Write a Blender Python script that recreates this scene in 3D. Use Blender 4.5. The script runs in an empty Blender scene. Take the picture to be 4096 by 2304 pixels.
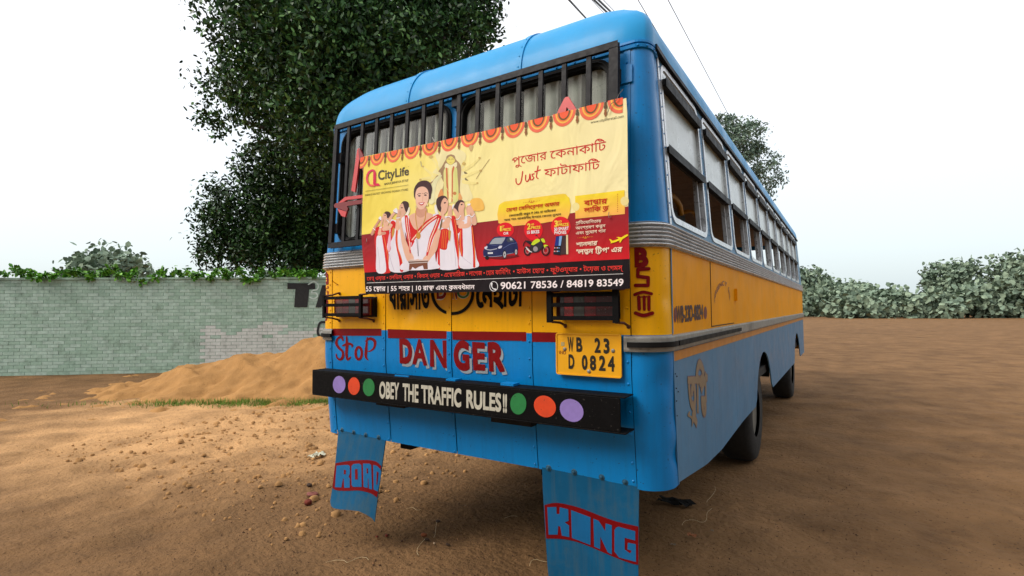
import bpy, math, random
import numpy as np
from mathutils import Vector, Matrix
from mathutils.geometry import delaunay_2d_cdt
random.seed(7); rng = np.random.default_rng(7)
sc = bpy.context.scene
COL = sc.collection

# ------------------------------------------------------------------ camera
F = 2059.87
CAM = np.array([3.1158, -2.2873, 1.3157])
YAW, PITCH, ROLL = 0.5610, 0.0401, -0.0088
cy, sy = math.cos(YAW), math.sin(YAW); cp, sp = math.cos(PITCH), math.sin(PITCH)
fwd = np.array([-sy*cp, cy*cp, sp]); rgt = np.array([cy, sy, 0.]); upv = np.cross(rgt, fwd)
cr, sr = math.cos(ROLL), math.sin(ROLL)
RR = rgt*cr + upv*sr; UU = -rgt*sr + upv*cr; FF = fwd
cam = bpy.data.cameras.new('camera'); camo = bpy.data.objects.new('camera', cam); COL.objects.link(camo)
m = Matrix.Identity(4)
for i in range(3):
    m[i][0] = RR[i]; m[i][1] = UU[i]; m[i][2] = -FF[i]; m[i][3] = CAM[i]
camo.matrix_world = m
cam.sensor_width = 36; cam.lens = 36*F/4096; cam.shift_x = -36.7/4096; cam.clip_end = 2000; cam.clip_start = .02
sc.camera = camo

# ------------------------------------------------------------------ world, sun
SUN_EL, SUN_AZ = math.radians(44), math.radians(232)      # azimuth of the direction towards the sun, from +x ccw
w = bpy.data.worlds.new('World'); sc.world = w; w.use_nodes = True
nt = w.node_tree; nt.nodes.clear()
out = nt.nodes.new('ShaderNodeOutputWorld'); bg = nt.nodes.new('ShaderNodeBackground'); bg2 = nt.nodes.new('ShaderNodeBackground')
sky = nt.nodes.new('ShaderNodeTexSky'); sky.sky_type = 'NISHITA'; sky.sun_disc = False
sky.sun_elevation = SUN_EL; sky.sun_rotation = math.pi/2 - SUN_AZ; sky.dust_density = 5; sky.air_density = 1
bg.inputs[1].default_value = .05
nt.links.new(sky.outputs[0], bg.inputs[0])
tc = nt.nodes.new('ShaderNodeTexCoord'); sepw = nt.nodes.new('ShaderNodeSeparateXYZ'); nt.links.new(tc.outputs['Generated'], sepw.inputs[0])
rampw = nt.nodes.new('ShaderNodeValToRGB'); nt.links.new(sepw.outputs[2], rampw.inputs[0])
rampw.color_ramp.elements[0].color = (.60, .69, .71, 1); rampw.color_ramp.elements[0].position = 0
rampw.color_ramp.elements[1].color = (1, 1, 1, 1); rampw.color_ramp.elements[1].position = .45
nt.links.new(rampw.outputs[0], bg2.inputs[0]); bg2.inputs[1].default_value = .92
add = nt.nodes.new('ShaderNodeAddShader'); nt.links.new(bg.outputs[0], add.inputs[0]); nt.links.new(bg2.outputs[0], add.inputs[1])
nt.links.new(add.outputs[0], out.inputs[0])
sun = bpy.data.lights.new('sun', 'SUN'); sun.energy = 1.5; sun.angle = math.radians(25); sun.color = (1, .96, .88)
suno = bpy.data.objects.new('sun', sun); COL.objects.link(suno)
sd = Vector((math.cos(SUN_EL)*math.cos(SUN_AZ), math.cos(SUN_EL)*math.sin(SUN_AZ), math.sin(SUN_EL)))
suno.rotation_euler = sd.to_track_quat('Z', 'Y').to_euler(); suno.location = sd*20
sc.view_settings.view_transform = 'Standard'; sc.view_settings.look = 'None'; sc.view_settings.gamma = 1
sc.view_settings.use_curve_mapping = False; sc.view_settings.exposure = .3

# ------------------------------------------------------------------ helpers
def lin(c):
    r = []
    for v in c:
        v = v/255; r.append(v/12.92 if v <= .04045 else ((v+.055)/1.055)**2.4)
    return (*r, 1)

MATS = {}
def mat(name, rgb, rough=.5, metal=0, var=.12, vscale=6, bump=0, bscale=60, streak=0, spec=.5, speck=0, speck_rgb=(40, 30, 20), speck_scale=60, coat=0, dirt=0, dirt_rgb=(60, 50, 38)):
    if name in MATS: return MATS[name]
    M = bpy.data.materials.new(name); M.use_nodes = True; n = M.node_tree; b = n.nodes['Principled BSDF']
    base = lin(rgb); L = n.links.new
    geo = n.nodes.new('ShaderNodeNewGeometry'); pos = geo.outputs['Position']
    b.inputs['Roughness'].default_value = rough; b.inputs['Metallic'].default_value = metal
    b.inputs['Specular IOR Level'].default_value = spec; b.inputs['Coat Weight'].default_value = coat; b.inputs['Coat Roughness'].default_value = .12
    rgbn = n.nodes.new('ShaderNodeRGB'); rgbn.outputs[0].default_value = base; cur = rgbn.outputs[0]
    def noise(scale, detail=4, vec=None, rough_=.6):
        t = n.nodes.new('ShaderNodeTexNoise'); t.inputs['Scale'].default_value = scale; t.inputs['Detail'].default_value = detail; t.inputs['Roughness'].default_value = rough_
        L(vec or pos, t.inputs['Vector']); return t.outputs[0]
    def mr(v, a, b_, c, d):
        q = n.nodes.new('ShaderNodeMapRange'); L(v, q.inputs[0])
        for i, x in enumerate((a, b_, c, d)): q.inputs[i+1].default_value = x
        return q.outputs[0]
    def mix(fac, A, B, mode='MIX'):
        q = n.nodes.new('ShaderNodeMix'); q.data_type = 'RGBA'; q.blend_type = mode
        if isinstance(fac, float): q.inputs[0].default_value = fac
        else: L(fac, q.inputs[0])
        L(A, q.inputs[6])
        if isinstance(B, tuple): q.inputs[7].default_value = B
        else: L(B, q.inputs[7])
        return q.outputs[2]
    if var:
        v = mr(noise(vscale), .3, .7, 1-var, 1+var)
        h = n.nodes.new('ShaderNodeVectorMath'); h.operation = 'SCALE'; L(cur, h.inputs[0]); L(v, h.inputs['Scale']); cur = h.outputs[0]
    if streak:
        mp = n.nodes.new('ShaderNodeMapping'); mp.inputs['Scale'].default_value = (30, 30, 1.6); L(pos, mp.inputs[0])
        cur = mix(mr(noise(1, 4, mp.outputs[0]), .45, .8, 0, streak), cur, lin(dirt_rgb))
    if dirt:
        cur = mix(mr(noise(3.1, 8, None, .75), .52, .75, 0, dirt), cur, lin(dirt_rgb))
    if speck:
        cur = mix(mr(noise(speck_scale, 2), .70-.06*speck, .74-.06*speck, 0, .85), cur, lin(speck_rgb))
    L(cur, b.inputs['Base Color'])
    if rough > .05:
        L(mr(noise(vscale*2.3), .3, .7, max(0, rough-.1), min(1, rough+.1)), b.inputs['Roughness'])
    if bump:
        bp = n.nodes.new('ShaderNodeBump'); bp.inputs['Strength'].default_value = 1; bp.inputs['Distance'].default_value = bump
        L(noise(bscale, 5), bp.inputs['Height']); L(bp.outputs[0], b.inputs['Normal'])
    MATS[name] = M; return M

def flat(rgb, rough=.62): return mat('print_%d_%d_%d' % rgb, rgb, rough, var=.035, vscale=9, spec=.16)

def link(o, parent=None):
    COL.objects.link(o)
    if parent is not None:
        o.parent = parent; o.location = -Vector(parent.location) if parent.parent is None else (0, 0, 0)
    return o
def mesh(name, V, Fc, m=None, parent=None, smooth=False, mats=None, fm=None):
    me = bpy.data.meshes.new(name); me.from_pydata([tuple(map(float, v)) for v in V], [], [tuple(map(int, f)) for f in Fc])
    for x in (mats or ([m] if m else [])): me.materials.append(x)
    if fm is not None: me.polygons.foreach_set('material_index', fm)
    if smooth: me.polygons.foreach_set('use_smooth', [True]*len(me.polygons))
    me.update(); o = bpy.data.objects.new(name, me); return link(o, parent)
def empty(name, loc, label, cat, group=None):
    o = bpy.data.objects.new(name, None); COL.objects.link(o); o.location = loc; o['label'] = label; o['category'] = cat
    if group: o['group'] = group
    return o
def tag(o, label, cat, group=None):
    o['label'] = label; o['category'] = cat
    if group: o['group'] = group
    return o

class MB:
    def __init__(s): s.V = []; s.F = []
    def add(s, V, Fc):
        k = len(s.V); s.V += [tuple(v) for v in V]; s.F += [tuple(i+k for i in f) for f in Fc]; return s
    def box(s, a, b, rot=None, c=None):
        V = [(x, y, z) for x in (a[0], b[0]) for y in (a[1], b[1]) for z in (a[2], b[2])]
        if rot is not None: V = [tuple(rot @ Vector(v) + Vector(c)) for v in V]
        return s.add(V, [(0, 1, 3, 2), (4, 6, 7, 5), (0, 4, 5, 1), (2, 3, 7, 6), (0, 2, 6, 4), (1, 5, 7, 3)])
    def tube(s, pts, r, seg=8, caps=True):
        pts = [Vector(p) for p in pts]; V = []; Fc = []; n = len(pts); rr = r if hasattr(r, '__len__') else [r]*n
        t0 = (pts[1]-pts[0]).normalized(); u = t0.orthogonal().normalized()
        for i, p in enumerate(pts):
            t = ((pts[min(i+1, n-1)]-pts[max(i-1, 0)])).normalized(); u = (u - t*u.dot(t)).normalized(); v = t.cross(u)
            for k in range(seg):
                a = 2*math.pi*k/seg+math.pi/seg; V.append(p + (u*math.cos(a)+v*math.sin(a))*rr[i])
        for i in range(n-1):
            for k in range(seg):
                a = i*seg+k; b = i*seg+(k+1) % seg; Fc.append((a, b, b+seg, a+seg))
        if caps: Fc += [tuple(range(seg))[::-1], tuple(range((n-1)*seg, n*seg))]
        return s.add(V, Fc)
    def dome(s, c, nrm, r, h, seg=8):
        nrm = Vector(nrm).normalized(); u = nrm.orthogonal().normalized(); v = nrm.cross(u); c = Vector(c); V = []; Fc = []
        for q, (rr, hh) in enumerate(((r, 0), (r*.85, h*.6), (r*.45, h))):
            for k in range(seg):
                a = 2*math.pi*k/seg; V.append(c+(u*math.cos(a)+v*math.sin(a))*rr+nrm*hh)
        for q in range(2):
            for k in range(seg):
                a = q*seg+k; b = q*seg+(k+1) % seg; Fc.append((a, b, b+seg, a+seg))
        Fc.append(tuple(range(2*seg, 3*seg))); return s.add(V, Fc)
    def build(s, name, m, parent=None, smooth=False): return mesh(name, s.V, s.F, m, parent, smooth)

def bevel(o, wd=.003, seg=2):
    md = o.modifiers.new('bevel', 'BEVEL'); md.width = wd; md.segments = seg; md.limit_method = 'ANGLE'; return o

# photograph pixel -> ray (used to lay drawings out on the real surfaces they are painted on)
CR = {0: (0, 0, 1), 1: (1216, 40, .4141), 2: (2070, 40, .4141), 3: (1216, 560, .4418), 4: (2070, 560, .4418), 5: (1216, 1100, .4418), 6: (2070, 1100, .4418),
      7: (1216, 1660, .4168), 8: (2070, 1660, .4168), 'A': (1440, 560, .23456), 'B': (1600, 700, .2761), 'C': (1440, 760, .2346), 'D': (1900, 740, .2346), 'E': (2200, 740, .22078), 'F': (1660, 560, .19318)}
def px(k, pts):
    a = np.array(pts, float); o = CR[k]; return a*o[2] + np.array(o[:2])
def ray(X, Y): return FF + RR*(X-2084.7)/F - UU*(Y-1152)/F
def at(X, Y, D): return Vector(CAM + ray(X, Y)*D)
def ground_at(X, Y, z):
    r = ray(X, Y); return Vector(CAM + r*(z-CAM[2])/r[2])
def project(P):
    v = P-CAM; d = v@FF; return np.stack([2084.7+F*(v@RR)/d, 1152-F*(v@UU)/d], -1)
def inverse(surf, S, guess, off):
    S = np.asarray(S, float); u = np.full(len(S), float(guess[0])); v = np.full(len(S), float(guess[1])); h = 1e-4
    for _ in range(25):
        q = project(surf(u, v, off)); du = (project(surf(u+h, v, off))-q)/h; dv = (project(surf(u, v+h, off))-q)/h
        e = S-q; det = du[:, 0]*dv[:, 1]-du[:, 1]*dv[:, 0]; det = np.where(abs(det) < 1e-6, 1e-6, det)
        a = (e[:, 0]*dv[:, 1]-e[:, 1]*dv[:, 0])/det; b = (du[:, 0]*e[:, 1]-du[:, 1]*e[:, 0])/det
        u = u+np.clip(a, -.5, .5); v = v+np.clip(b, -.5, .5)
    return u, v

# ---- body surface: s runs round the tail (x on the rear face), z is height
W = 2.4209; RC = .13; ZG = -.2; ZS = .4856; ZR = 1.1887; ZY = 1.6; ZB = 1.7135; ZU = 2.5787; LEN = 9.0
A1, A2, A3, A4, A5 = .1579, .673, 1.206, 1.744, 2.2749
LU, LL, TU = .0571, .094, .0739; ARC = RC*math.pi/2
def body(s, z, off=0.):
    s = np.asarray(s, float); z = np.asarray(z, float); s, z = np.broadcast_arrays(s, z)
    m_ = s > W/2; q = np.where(m_, s-(W-RC), RC-s)             # distance beyond the flat rear
    a = np.clip(q/ARC, 0, 1)*math.pi/2; ext = np.maximum(q-ARC, 0)
    r = RC+off
    xx = np.where(q > 0, (W-RC)+r*np.sin(a), np.where(m_, s, W-s))  # mirrored x
    yy = np.where(q > 0, RC-r*np.cos(a), -off)+ext
    wx = np.clip(a/(math.pi/2), 0, 1)
    xx = xx - np.where(z > ZY, TU*(z-ZY), 0)*wx
    yy = yy + np.where(z > ZY, LU*(z-ZY), np.where(z < 1, LL*(1-z), 0))
    x = np.where(m_, xx, W-xx)
    return np.stack([x, yy, z], -1)
def s_of_y(y, right=True):
    s = W-RC+ARC+(y-RC); return s if right else W-s
def grid(name, s0, s1, z0, z1, ns, nz, off, m, parent, dent=0, seed=0, pillow=0, mats=None, zs=None, dents=(), smooth=True):
    ss = np.linspace(s0, s1, ns+1); zz = np.linspace(z0, z1, nz+1)
    if zs: zz = np.sort(np.unique(np.concatenate([zz, zs])))
    S_, Z_ = np.meshgrid(ss, zz); f = (S_-s0)/(s1-s0); g = (Z_-z0)/(z1-z0)
    o = off + pillow*(4*f*(1-f))**.5*(4*g*(1-g))**.5
    if dent:
        r = np.random.default_rng(seed)
        for _ in range(7):
            cx_, cz_ = r.uniform(s0, s1), r.uniform(z0, z1); rad = r.uniform(.06, .22)
            o = o + dent*r.uniform(-1, .6)*np.exp(-(((S_-cx_))**2+(Z_-cz_)**2*.6)/rad**2)
    for (cx_, cz_, rad, dep) in dents: o = o - dep*np.exp(-((S_-cx_)**2+(Z_-cz_)**2)/rad**2)
    V = body(S_, Z_, o).reshape(-1, 3); n = len(ss); Fc = []; fm = []
    for j in range(len(zz)-1):
        for i in range(n-1):
            a = j*n+i; Fc.append((a, a+1, a+n+1, a+n)); fm.append(1 if mats and (zz[j]+zz[j+1])/2 > zs[0] else 0)
    return mesh(name, V, Fc, m, parent, smooth, mats, fm if mats else None)

# ---- 2D shapes -> triangles
def area(p):
    p = np.asarray(p); x, y = p[:, 0], p[:, 1]; return .5*np.sum(x*np.roll(y, -1)-y*np.roll(x, -1))
def ccw(p):
    p = np.asarray(p, float); return p if area(p) > 0 else p[::-1]
def smoothc(p, k=5, closed=True):
    p = np.asarray(p, float); n = len(p); o = []
    for i in range(n if closed else n-1):
        if closed: a, b, c, d = p[(i-1) % n], p[i], p[(i+1) % n], p[(i+2) % n]
        else: a, b, c, d = p[max(i-1, 0)], p[i], p[i+1], p[min(i+2, n-1)]
        for j in range(k):
            t = j/k; o.append(.5*((2*b)+(c-a)*t+(2*a-5*b+4*c-d)*t*t+(3*b-a-3*c+d)*t**3))
    if not closed: o.append(p[-1])
    return np.array(o)
def ell(cx_, cy_, rx, ry=None, n=22, rot=0):
    ry = ry or rx; a = np.linspace(0, 2*math.pi, n, endpoint=False); x = rx*np.cos(a); y = ry*np.sin(a)
    return np.stack([cx_+x*math.cos(rot)-y*math.sin(rot), cy_+x*math.sin(rot)+y*math.cos(rot)], -1)
def stroke(p, wd, smooth=True, cap=True, closed=False):
    p = smoothc(p, 5, closed) if smooth else np.asarray(p, float)
    if closed: p = np.vstack([p, p[:1]])
    n = len(p); ww = np.interp(np.linspace(0, 1, n), np.linspace(0, 1, len(wd)), wd) if hasattr(wd, '__len__') else np.full(n, wd)
    out = []
    for i in range(n-1):
        d = p[i+1]-p[i]; l = np.hypot(*d)
        if l < 1e-9: continue
        nn = np.array([-d[1], d[0]])/l*.5
        out.append(ccw([p[i]+nn*ww[i], p[i+1]+nn*ww[i+1], p[i+1]-nn*ww[i+1], p[i]-nn*ww[i]]))
    for i in range(0 if cap else 1, n if cap else n-1): out.append(ccw(ell(*p[i], max(ww[i]/2, 1e-4), n=8)))
    return out
def fill(loops, gridstep=None):
    V = []; E = []; LP = []
    for l in loops:
        l = np.asarray(l, float)
        if len(l) < 3: continue
        k = len(V); V += [tuple(p) for p in l]; E += [(k+i, k+(i+1) % len(l)) for i in range(len(l))]; LP.append(l)
    A = np.array(V); lo = A.min(0); hi = A.max(0); ctr = (lo+hi)/2; sc_ = max(hi-lo)
    if gridstep:
        for ax in (0, 1):
            g = math.floor(lo[ax]/gridstep)*gridstep+gridstep
            while g < hi[ax]:
                k = len(V)
                a = [0, 0]; b = [0, 0]; a[ax] = b[ax] = g; a[1-ax] = lo[1-ax]-1e-3*sc_; b[1-ax] = hi[1-ax]+1e-3*sc_
                V += [tuple(a), tuple(b)]; E.append((k, k+1)); g += gridstep
    vs = [Vector(((v[0]-ctr[0])/sc_, (v[1]-ctr[1])/sc_)) for v in V]
    ov, oe, of, _, _, _ = delaunay_2d_cdt(vs, E, [], 0, 1e-6)
    P = np.array([(v[0]*sc_+ctr[0], v[1]*sc_+ctr[1]) for v in ov]); T = np.array([f for f in of if len(f) == 3])
    C_ = P[T].mean(1); wn = np.zeros(len(T))
    for l in LP:
        a = l; b = np.roll(l, -1, 0)
        bb = (C_[:, 0] >= l[:, 0].min()) & (C_[:, 0] <= l[:, 0].max()) & (C_[:, 1] >= l[:, 1].min()) & (C_[:, 1] <= l[:, 1].max())
        if not bb.any(): continue
        c = C_[bb]; x = c[:, 0][:, None]; y = c[:, 1][:, None]
        up = (a[:, 1] <= y) & (b[:, 1] > y); dn = (a[:, 1] > y) & (b[:, 1] <= y)
        side = (b[:, 0]-a[:, 0])*(y-a[:, 1])-(x-a[:, 0])*(b[:, 1]-a[:, 1])
        wn[bb] += (up & (side > 0)).sum(1)-(dn & (side < 0)).sum(1)
    T = T[wn != 0]; used = np.unique(T); mp = -np.ones(len(P), int); mp[used] = np.arange(len(used))
    return P[used], mp[T]
def decal(loops, surf, guess, off, m, name, parent, gs=None, uv=False):
    P, T = fill(loops, gs)
    if len(T) == 0: return None
    if uv: u, v = P[:, 0], P[:, 1]
    else: u, v = inverse(surf, P, guess, off)
    V3 = surf(u, v, off); a = V3[T[0]]; n = np.cross(a[1]-a[0], a[2]-a[0])
    if n@(CAM-a[0]) < 0: T = T[:, ::-1]
    return mesh(name, V3, T, m, parent)
def solid(loops, mapf, th, m, name, parent, gs=None):
    """plate with holes: loops in (a,b); mapf(a,b,depth)->xyz; the rim is closed over thickness th"""
    P, T = fill(loops, gs); n = len(P)
    F0 = mapf(P[:, 0], P[:, 1], 0.); F1 = mapf(P[:, 0], P[:, 1], th)
    Fc = [tuple(t) for t in T]+[tuple(i+n for i in t[::-1]) for t in T]
    cnt = {}
    for t in T:
        for i in range(3):
            e = (t[i], t[(i+1) % 3]); cnt[e] = 1
    for e in list(cnt):
        if (e[1], e[0]) not in cnt: Fc.append((e[1], e[0], e[0]+n, e[1]+n))
    return mesh(name, np.vstack([F0, F1]), Fc, m, parent)
def rrect(a0, b0, a1, b1, r, n=5):
    o = []
    for cx_, cy_, st in ((a1-r, b0+r, -90), (a1-r, b1-r, 0), (a0+r, b1-r, 90), (a0+r, b0+r, 180)):
        for i in range(n+1):
            t = math.radians(st+90*i/n); o.append((cx_+r*math.cos(t), cy_+r*math.sin(t)))
    return np.array(o)

# ---- glyphs
_g = {}
def _raw(s):
    c = bpy.data.curves.new('g', 'FONT'); c.body = s; c.size = 1; o = bpy.data.objects.new('g', c); COL.objects.link(o)
    dg = bpy.context.evaluated_depsgraph_get(); cv = o.evaluated_get(dg).to_curve(dg) if False else o.to_curve(dg)
    L = []
    for sp_ in cv.splines:
        bz = sp_.bezier_points
        if len(bz):
            n = len(bz); pts = []
            for i in range(n):
                a, b = bz[i], bz[(i+1) % n]
                p0, p1, p2, p3 = [np.array(q[:2]) for q in (a.co, a.handle_right, b.handle_left, b.co)]
                d = p3-p0; cr_ = abs(d[0]*(p1-p0)[1]-d[1]*(p1-p0)[0])+abs(d[0]*(p2-p0)[1]-d[1]*(p2-p0)[0])
                k = 1 if cr_ < 1e-5 else 4
                for j in range(k):
                    t = j/k; pts.append((1-t)**3*p0+3*(1-t)**2*t*p1+3*(1-t)*t*t*p2+t**3*p3)
            L.append(np.array(pts))
    o.to_curve_clear(); bpy.data.objects.remove(o); bpy.data.curves.remove(c); return L
def glyph(ch):
    if ch not in _g:
        bar = _raw('|'); x0 = min(l[:, 0].min() for l in bar); L = _raw(ch+'|'); bars = L[-len(bar):]
        adv = min(l[:, 0].min() for l in bars)-x0; L = L[:-len(bar)]
        if sum(area(l) for l in L) < 0: L = [l[::-1] for l in L]
        _g[ch] = (L, adv)
    return _g[ch]
H = .67
def layout(s):
    """string -> loops; [a|b] stacks b small under a; [a~] adds a lower slanting stroke, [a^] an upper one"""
    x = 0.; out = []; i = 0
    def put(L, x, f=None):
        for l in L:
            q = l.copy()
            if f: q = f(q)
            out.append(q+np.array([x, 0]))
    while i < len(s):
        if s[i] == '[':
            j = s.index(']', i); body_ = s[i+1:j]; i = j+1; mk = None
            if body_[-1] in '~^': mk = body_[-1]; body_ = body_[:-1]
            if '|' in body_:
                a, b = body_.split('|'); La, ad = glyph(a); Lb, bd = glyph(b)
                put(La, x, lambda q: np.stack([q[:, 0], H-(H-q[:, 1])*.62], -1))
                put(Lb, x+ad*.28, lambda q: np.stack([q[:, 0]*.62, q[:, 1]*.52-.08], -1))
            else:
                La, ad = glyph(body_); put(La, x)
            if mk == '~':
                for q in stroke([(x+ad*.02, -.03), (x+ad*.35, -.13), (x+ad*.62, -.0)], .06): out.append(q)
            if mk == '^':
                for q in stroke([(x+ad*.3, H+.22), (x+ad*.85, H+.02)], .06, False): out.append(q)
            x += ad
        else:
            L, ad = glyph(s[i]); put(L, x); x += ad; i += 1
    return out
def embolden(L, b):
    if not b: return L
    sg = 1; o = []
    for l in L:
        d = np.roll(l, -1, 0)-l; n = np.stack([d[:, 1], -d[:, 0]], -1)*sg; n /= np.maximum(np.hypot(n[:, 0], n[:, 1])[:, None], 1e-6)
        nn = n+np.roll(n, 1, 0); nn /= np.maximum(np.hypot(nn[:, 0], nn[:, 1])[:, None], .6); o.append(l+nn*b)
    return o
def textloops(s, BL, BR, TR, TL, bold=0., slant=0.):
    L = embolden(layout(s), bold); x0 = min(l[:, 0].min() for l in L); x1 = max(l[:, 0].max() for l in L)
    BL, BR, TR, TL = [np.array(p, float) for p in (BL, BR, TR, TL)]; o = []
    for l in L:
        v = (l[:, 1]/H)[:, None]; u = ((l[:, 0]-x0)/(x1-x0))[:, None]+slant*v
        o.append((1-v)*((1-u)*BL+u*BR)+v*((1-u)*TL+u*TR))
    return o

# ------------------------------------------------------------------ materials
BLUE = mat('blue_paint', (0, 128, 200), .38, spec=.28, var=.09, vscale=2.2, bump=.0022, bscale=6, streak=.26, coat=.08, dirt=.3, dirt_rgb=(34, 86, 126), speck=.12, speck_rgb=(30, 60, 90), speck_scale=70)
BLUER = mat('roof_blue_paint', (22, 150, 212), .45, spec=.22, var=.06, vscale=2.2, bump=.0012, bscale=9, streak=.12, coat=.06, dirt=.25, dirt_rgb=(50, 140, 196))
YEL = mat('yellow_paint', (252, 182, 0), .38, spec=.28, var=.06, vscale=2.5, bump=.002, bscale=6, streak=.2, coat=.05, speck=.15, speck_rgb=(110, 70, 26), speck_scale=70, dirt=.16, dirt_rgb=(176, 112, 20))
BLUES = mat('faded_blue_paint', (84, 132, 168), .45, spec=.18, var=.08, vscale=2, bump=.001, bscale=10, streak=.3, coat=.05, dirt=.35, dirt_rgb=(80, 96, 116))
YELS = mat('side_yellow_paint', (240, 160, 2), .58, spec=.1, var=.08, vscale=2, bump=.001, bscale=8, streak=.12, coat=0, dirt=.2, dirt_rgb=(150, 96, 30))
BLUET = mat('flap_blue_paint', (14, 86, 126), .6, spec=.15, var=.12, vscale=5, bump=.0008, bscale=40, streak=.5, dirt=.6, dirt_rgb=(74, 92, 92))
RED = mat('red_paint', (126, 2, 8), .5, spec=.2, var=.1, vscale=14, bump=.0004, bscale=80)
REDF = mat('flap_red_paint', (116, 8, 12), .6, spec=.12, var=.1, vscale=14)
BLK = mat('black_metal', (34, 33, 36), .55, spec=.2, var=.2, vscale=20, bump=.0006, bscale=70)
BLKB = mat('bumper_black_paint', (9, 8, 9), .65, spec=.12, var=.3, vscale=18, bump=.0008, bscale=60, speck=.2, speck_rgb=(62, 58, 54), speck_scale=90)
RUB = mat('black_rubber', (18, 18, 19), .6, spec=.2, var=.2)
ALU = mat('aluminium', (208, 210, 212), .32, metal=.6, var=.14, vscale=14, dirt=.4, dirt_rgb=(92, 86, 72), bump=.0006)
ALUD = mat('scuffed_aluminium', (150, 148, 142), .5, metal=.4, var=.2, vscale=20, dirt=.8, dirt_rgb=(26, 22, 18), bump=.001)
GREY = mat('shutter_grey', (206, 205, 196), .6, var=.1, vscale=10, speck=.3, speck_rgb=(70, 66, 60), speck_scale=120, streak=.25)
DARK = mat('dark_recess', (16, 14, 13), .8, var=.1)
INT = mat('interior_dark', (44, 40, 38), .8, var=.2)
PLNK = mat('interior_board', (190, 160, 140), .7, var=.15, vscale=7, streak=.2)
WHT = mat('white_shutter', (196, 206, 204), .35, var=.06, vscale=6, speck=.75, speck_rgb=(110, 116, 112), speck_scale=55, coat=.3, streak=.2, dirt_rgb=(150, 156, 150))
RAILY = mat('handrail_yellow', (214, 150, 20), .35, var=.1)
GLS = bpy.data.materials.new('window_glass'); GLS.use_nodes = True
_n = GLS.node_tree; _n.nodes.clear(); _o = _n.nodes.new('ShaderNodeOutputMaterial'); _m = _n.nodes.new('ShaderNodeMixShader'); _t = _n.nodes.new('ShaderNodeBsdfTransparent'); _gl = _n.nodes.new('ShaderNodeBsdfGlossy'); _fr = _n.nodes.new('ShaderNodeFresnel')
_t.inputs[0].default_value = (.93, .95, .94, 1); _gl.inputs['Roughness'].default_value = .08; _fr.inputs[0].default_value = 1.22
_n.links.new(_fr.outputs[0], _m.inputs[0]); _n.links.new(_t.outputs[0], _m.inputs[1]); _n.links.new(_gl.outputs[0], _m.inputs[2]); _n.links.new(_m.outputs[0], _o.inputs[0])

# ================================================================== SETTING
SAND = mat('sand', (122, 92, 62), .95, var=.3, vscale=1.7, bump=.035, bscale=22, speck=.8, speck_rgb=(60, 42, 28), speck_scale=46, dirt=.7, dirt_rgb=(84, 62, 42), spec=.12)
SANDL = mat('pale_sand', (166, 124, 76), .95, var=.16, vscale=3, bump=.015, bscale=25, speck=.5, speck_rgb=(120, 84, 54), speck_scale=30, spec=.15)
def hnoise(x, y):
    h = 0
    for a, fx, fy, p in ((.022, 1.9, 2.3, 0), (.016, 4.1, -3.3, 1.3), (.011, 7.7, 6.1, 2.1), (.007, -13, 11, .7), (.004, 23, 27, 4), (.003, 41, -37, 2)):
        h = h + a*np.sin(fx*x+1.7*np.sin(fy*.6*y+p)+p)*np.sin(fy*y+1.3*np.sin(fx*.5*x)+p)
    return h
gx = np.concatenate([[-900, -300, -120, -60, -30, -16], np.arange(-9, 7, .07), [10, 20, 40, 100, 300, 900]])
gy = np.concatenate([[-60, -20, -8, -4], np.arange(-2, 9, .07), [12, 18, 30, 60, 140, 400, 1500]])
GX, GY = np.meshgrid(gx, gy); fade_ = np.clip(1.6-np.hypot(GX-.5, GY-1.5)/9, .15, 1)
foot = np.zeros_like(GX); r = np.random.default_rng(5)
for _ in range(520):
    cx_, cy_ = r.uniform(-5, 0.2), r.uniform(-.5, 6); foot += r.choice([-.03, .018])*np.exp(-(((GX-cx_)/r.uniform(.05, .12))**2+((GY-cy_)/r.uniform(.06, .16))**2))
GZ = ZG + hnoise(GX, GY)*fade_*.8 + foot*np.clip((.1-GX)*1.2, 0, 1)
n = len(gx); V = np.stack([GX, GY, GZ], -1).reshape(-1, 3)
Fc = [(j*n+i, j*n+i+1, j*n+n+i+1, j*n+n+i) for j in range(len(gy)-1) for i in range(n-1)]
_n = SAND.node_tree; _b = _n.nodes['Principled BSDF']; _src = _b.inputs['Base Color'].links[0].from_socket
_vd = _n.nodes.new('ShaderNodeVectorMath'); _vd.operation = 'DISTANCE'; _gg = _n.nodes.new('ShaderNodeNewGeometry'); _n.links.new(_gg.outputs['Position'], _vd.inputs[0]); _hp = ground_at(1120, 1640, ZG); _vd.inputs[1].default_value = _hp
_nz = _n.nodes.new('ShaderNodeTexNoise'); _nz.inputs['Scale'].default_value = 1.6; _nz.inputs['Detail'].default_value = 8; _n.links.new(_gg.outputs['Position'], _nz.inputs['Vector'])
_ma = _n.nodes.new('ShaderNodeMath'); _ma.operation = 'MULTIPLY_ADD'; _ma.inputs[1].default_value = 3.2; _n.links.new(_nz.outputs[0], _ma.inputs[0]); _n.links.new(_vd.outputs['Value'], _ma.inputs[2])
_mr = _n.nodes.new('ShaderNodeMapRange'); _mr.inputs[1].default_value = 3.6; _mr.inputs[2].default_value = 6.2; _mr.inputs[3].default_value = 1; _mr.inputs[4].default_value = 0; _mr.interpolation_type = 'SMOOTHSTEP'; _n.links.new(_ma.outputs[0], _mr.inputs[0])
_mx = _n.nodes.new('ShaderNodeMix'); _mx.data_type = 'RGBA'; _mx.blend_type = 'MULTIPLY'; _mx.inputs[7].default_value = (2.6, 2.7, 2.7, 1); _n.links.new(_mr.outputs[0], _mx.inputs[0]); _n.links.new(_src, _mx.inputs[6]); _n.links.new(_mx.outputs[2], _b.inputs['Base Color'])
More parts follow.
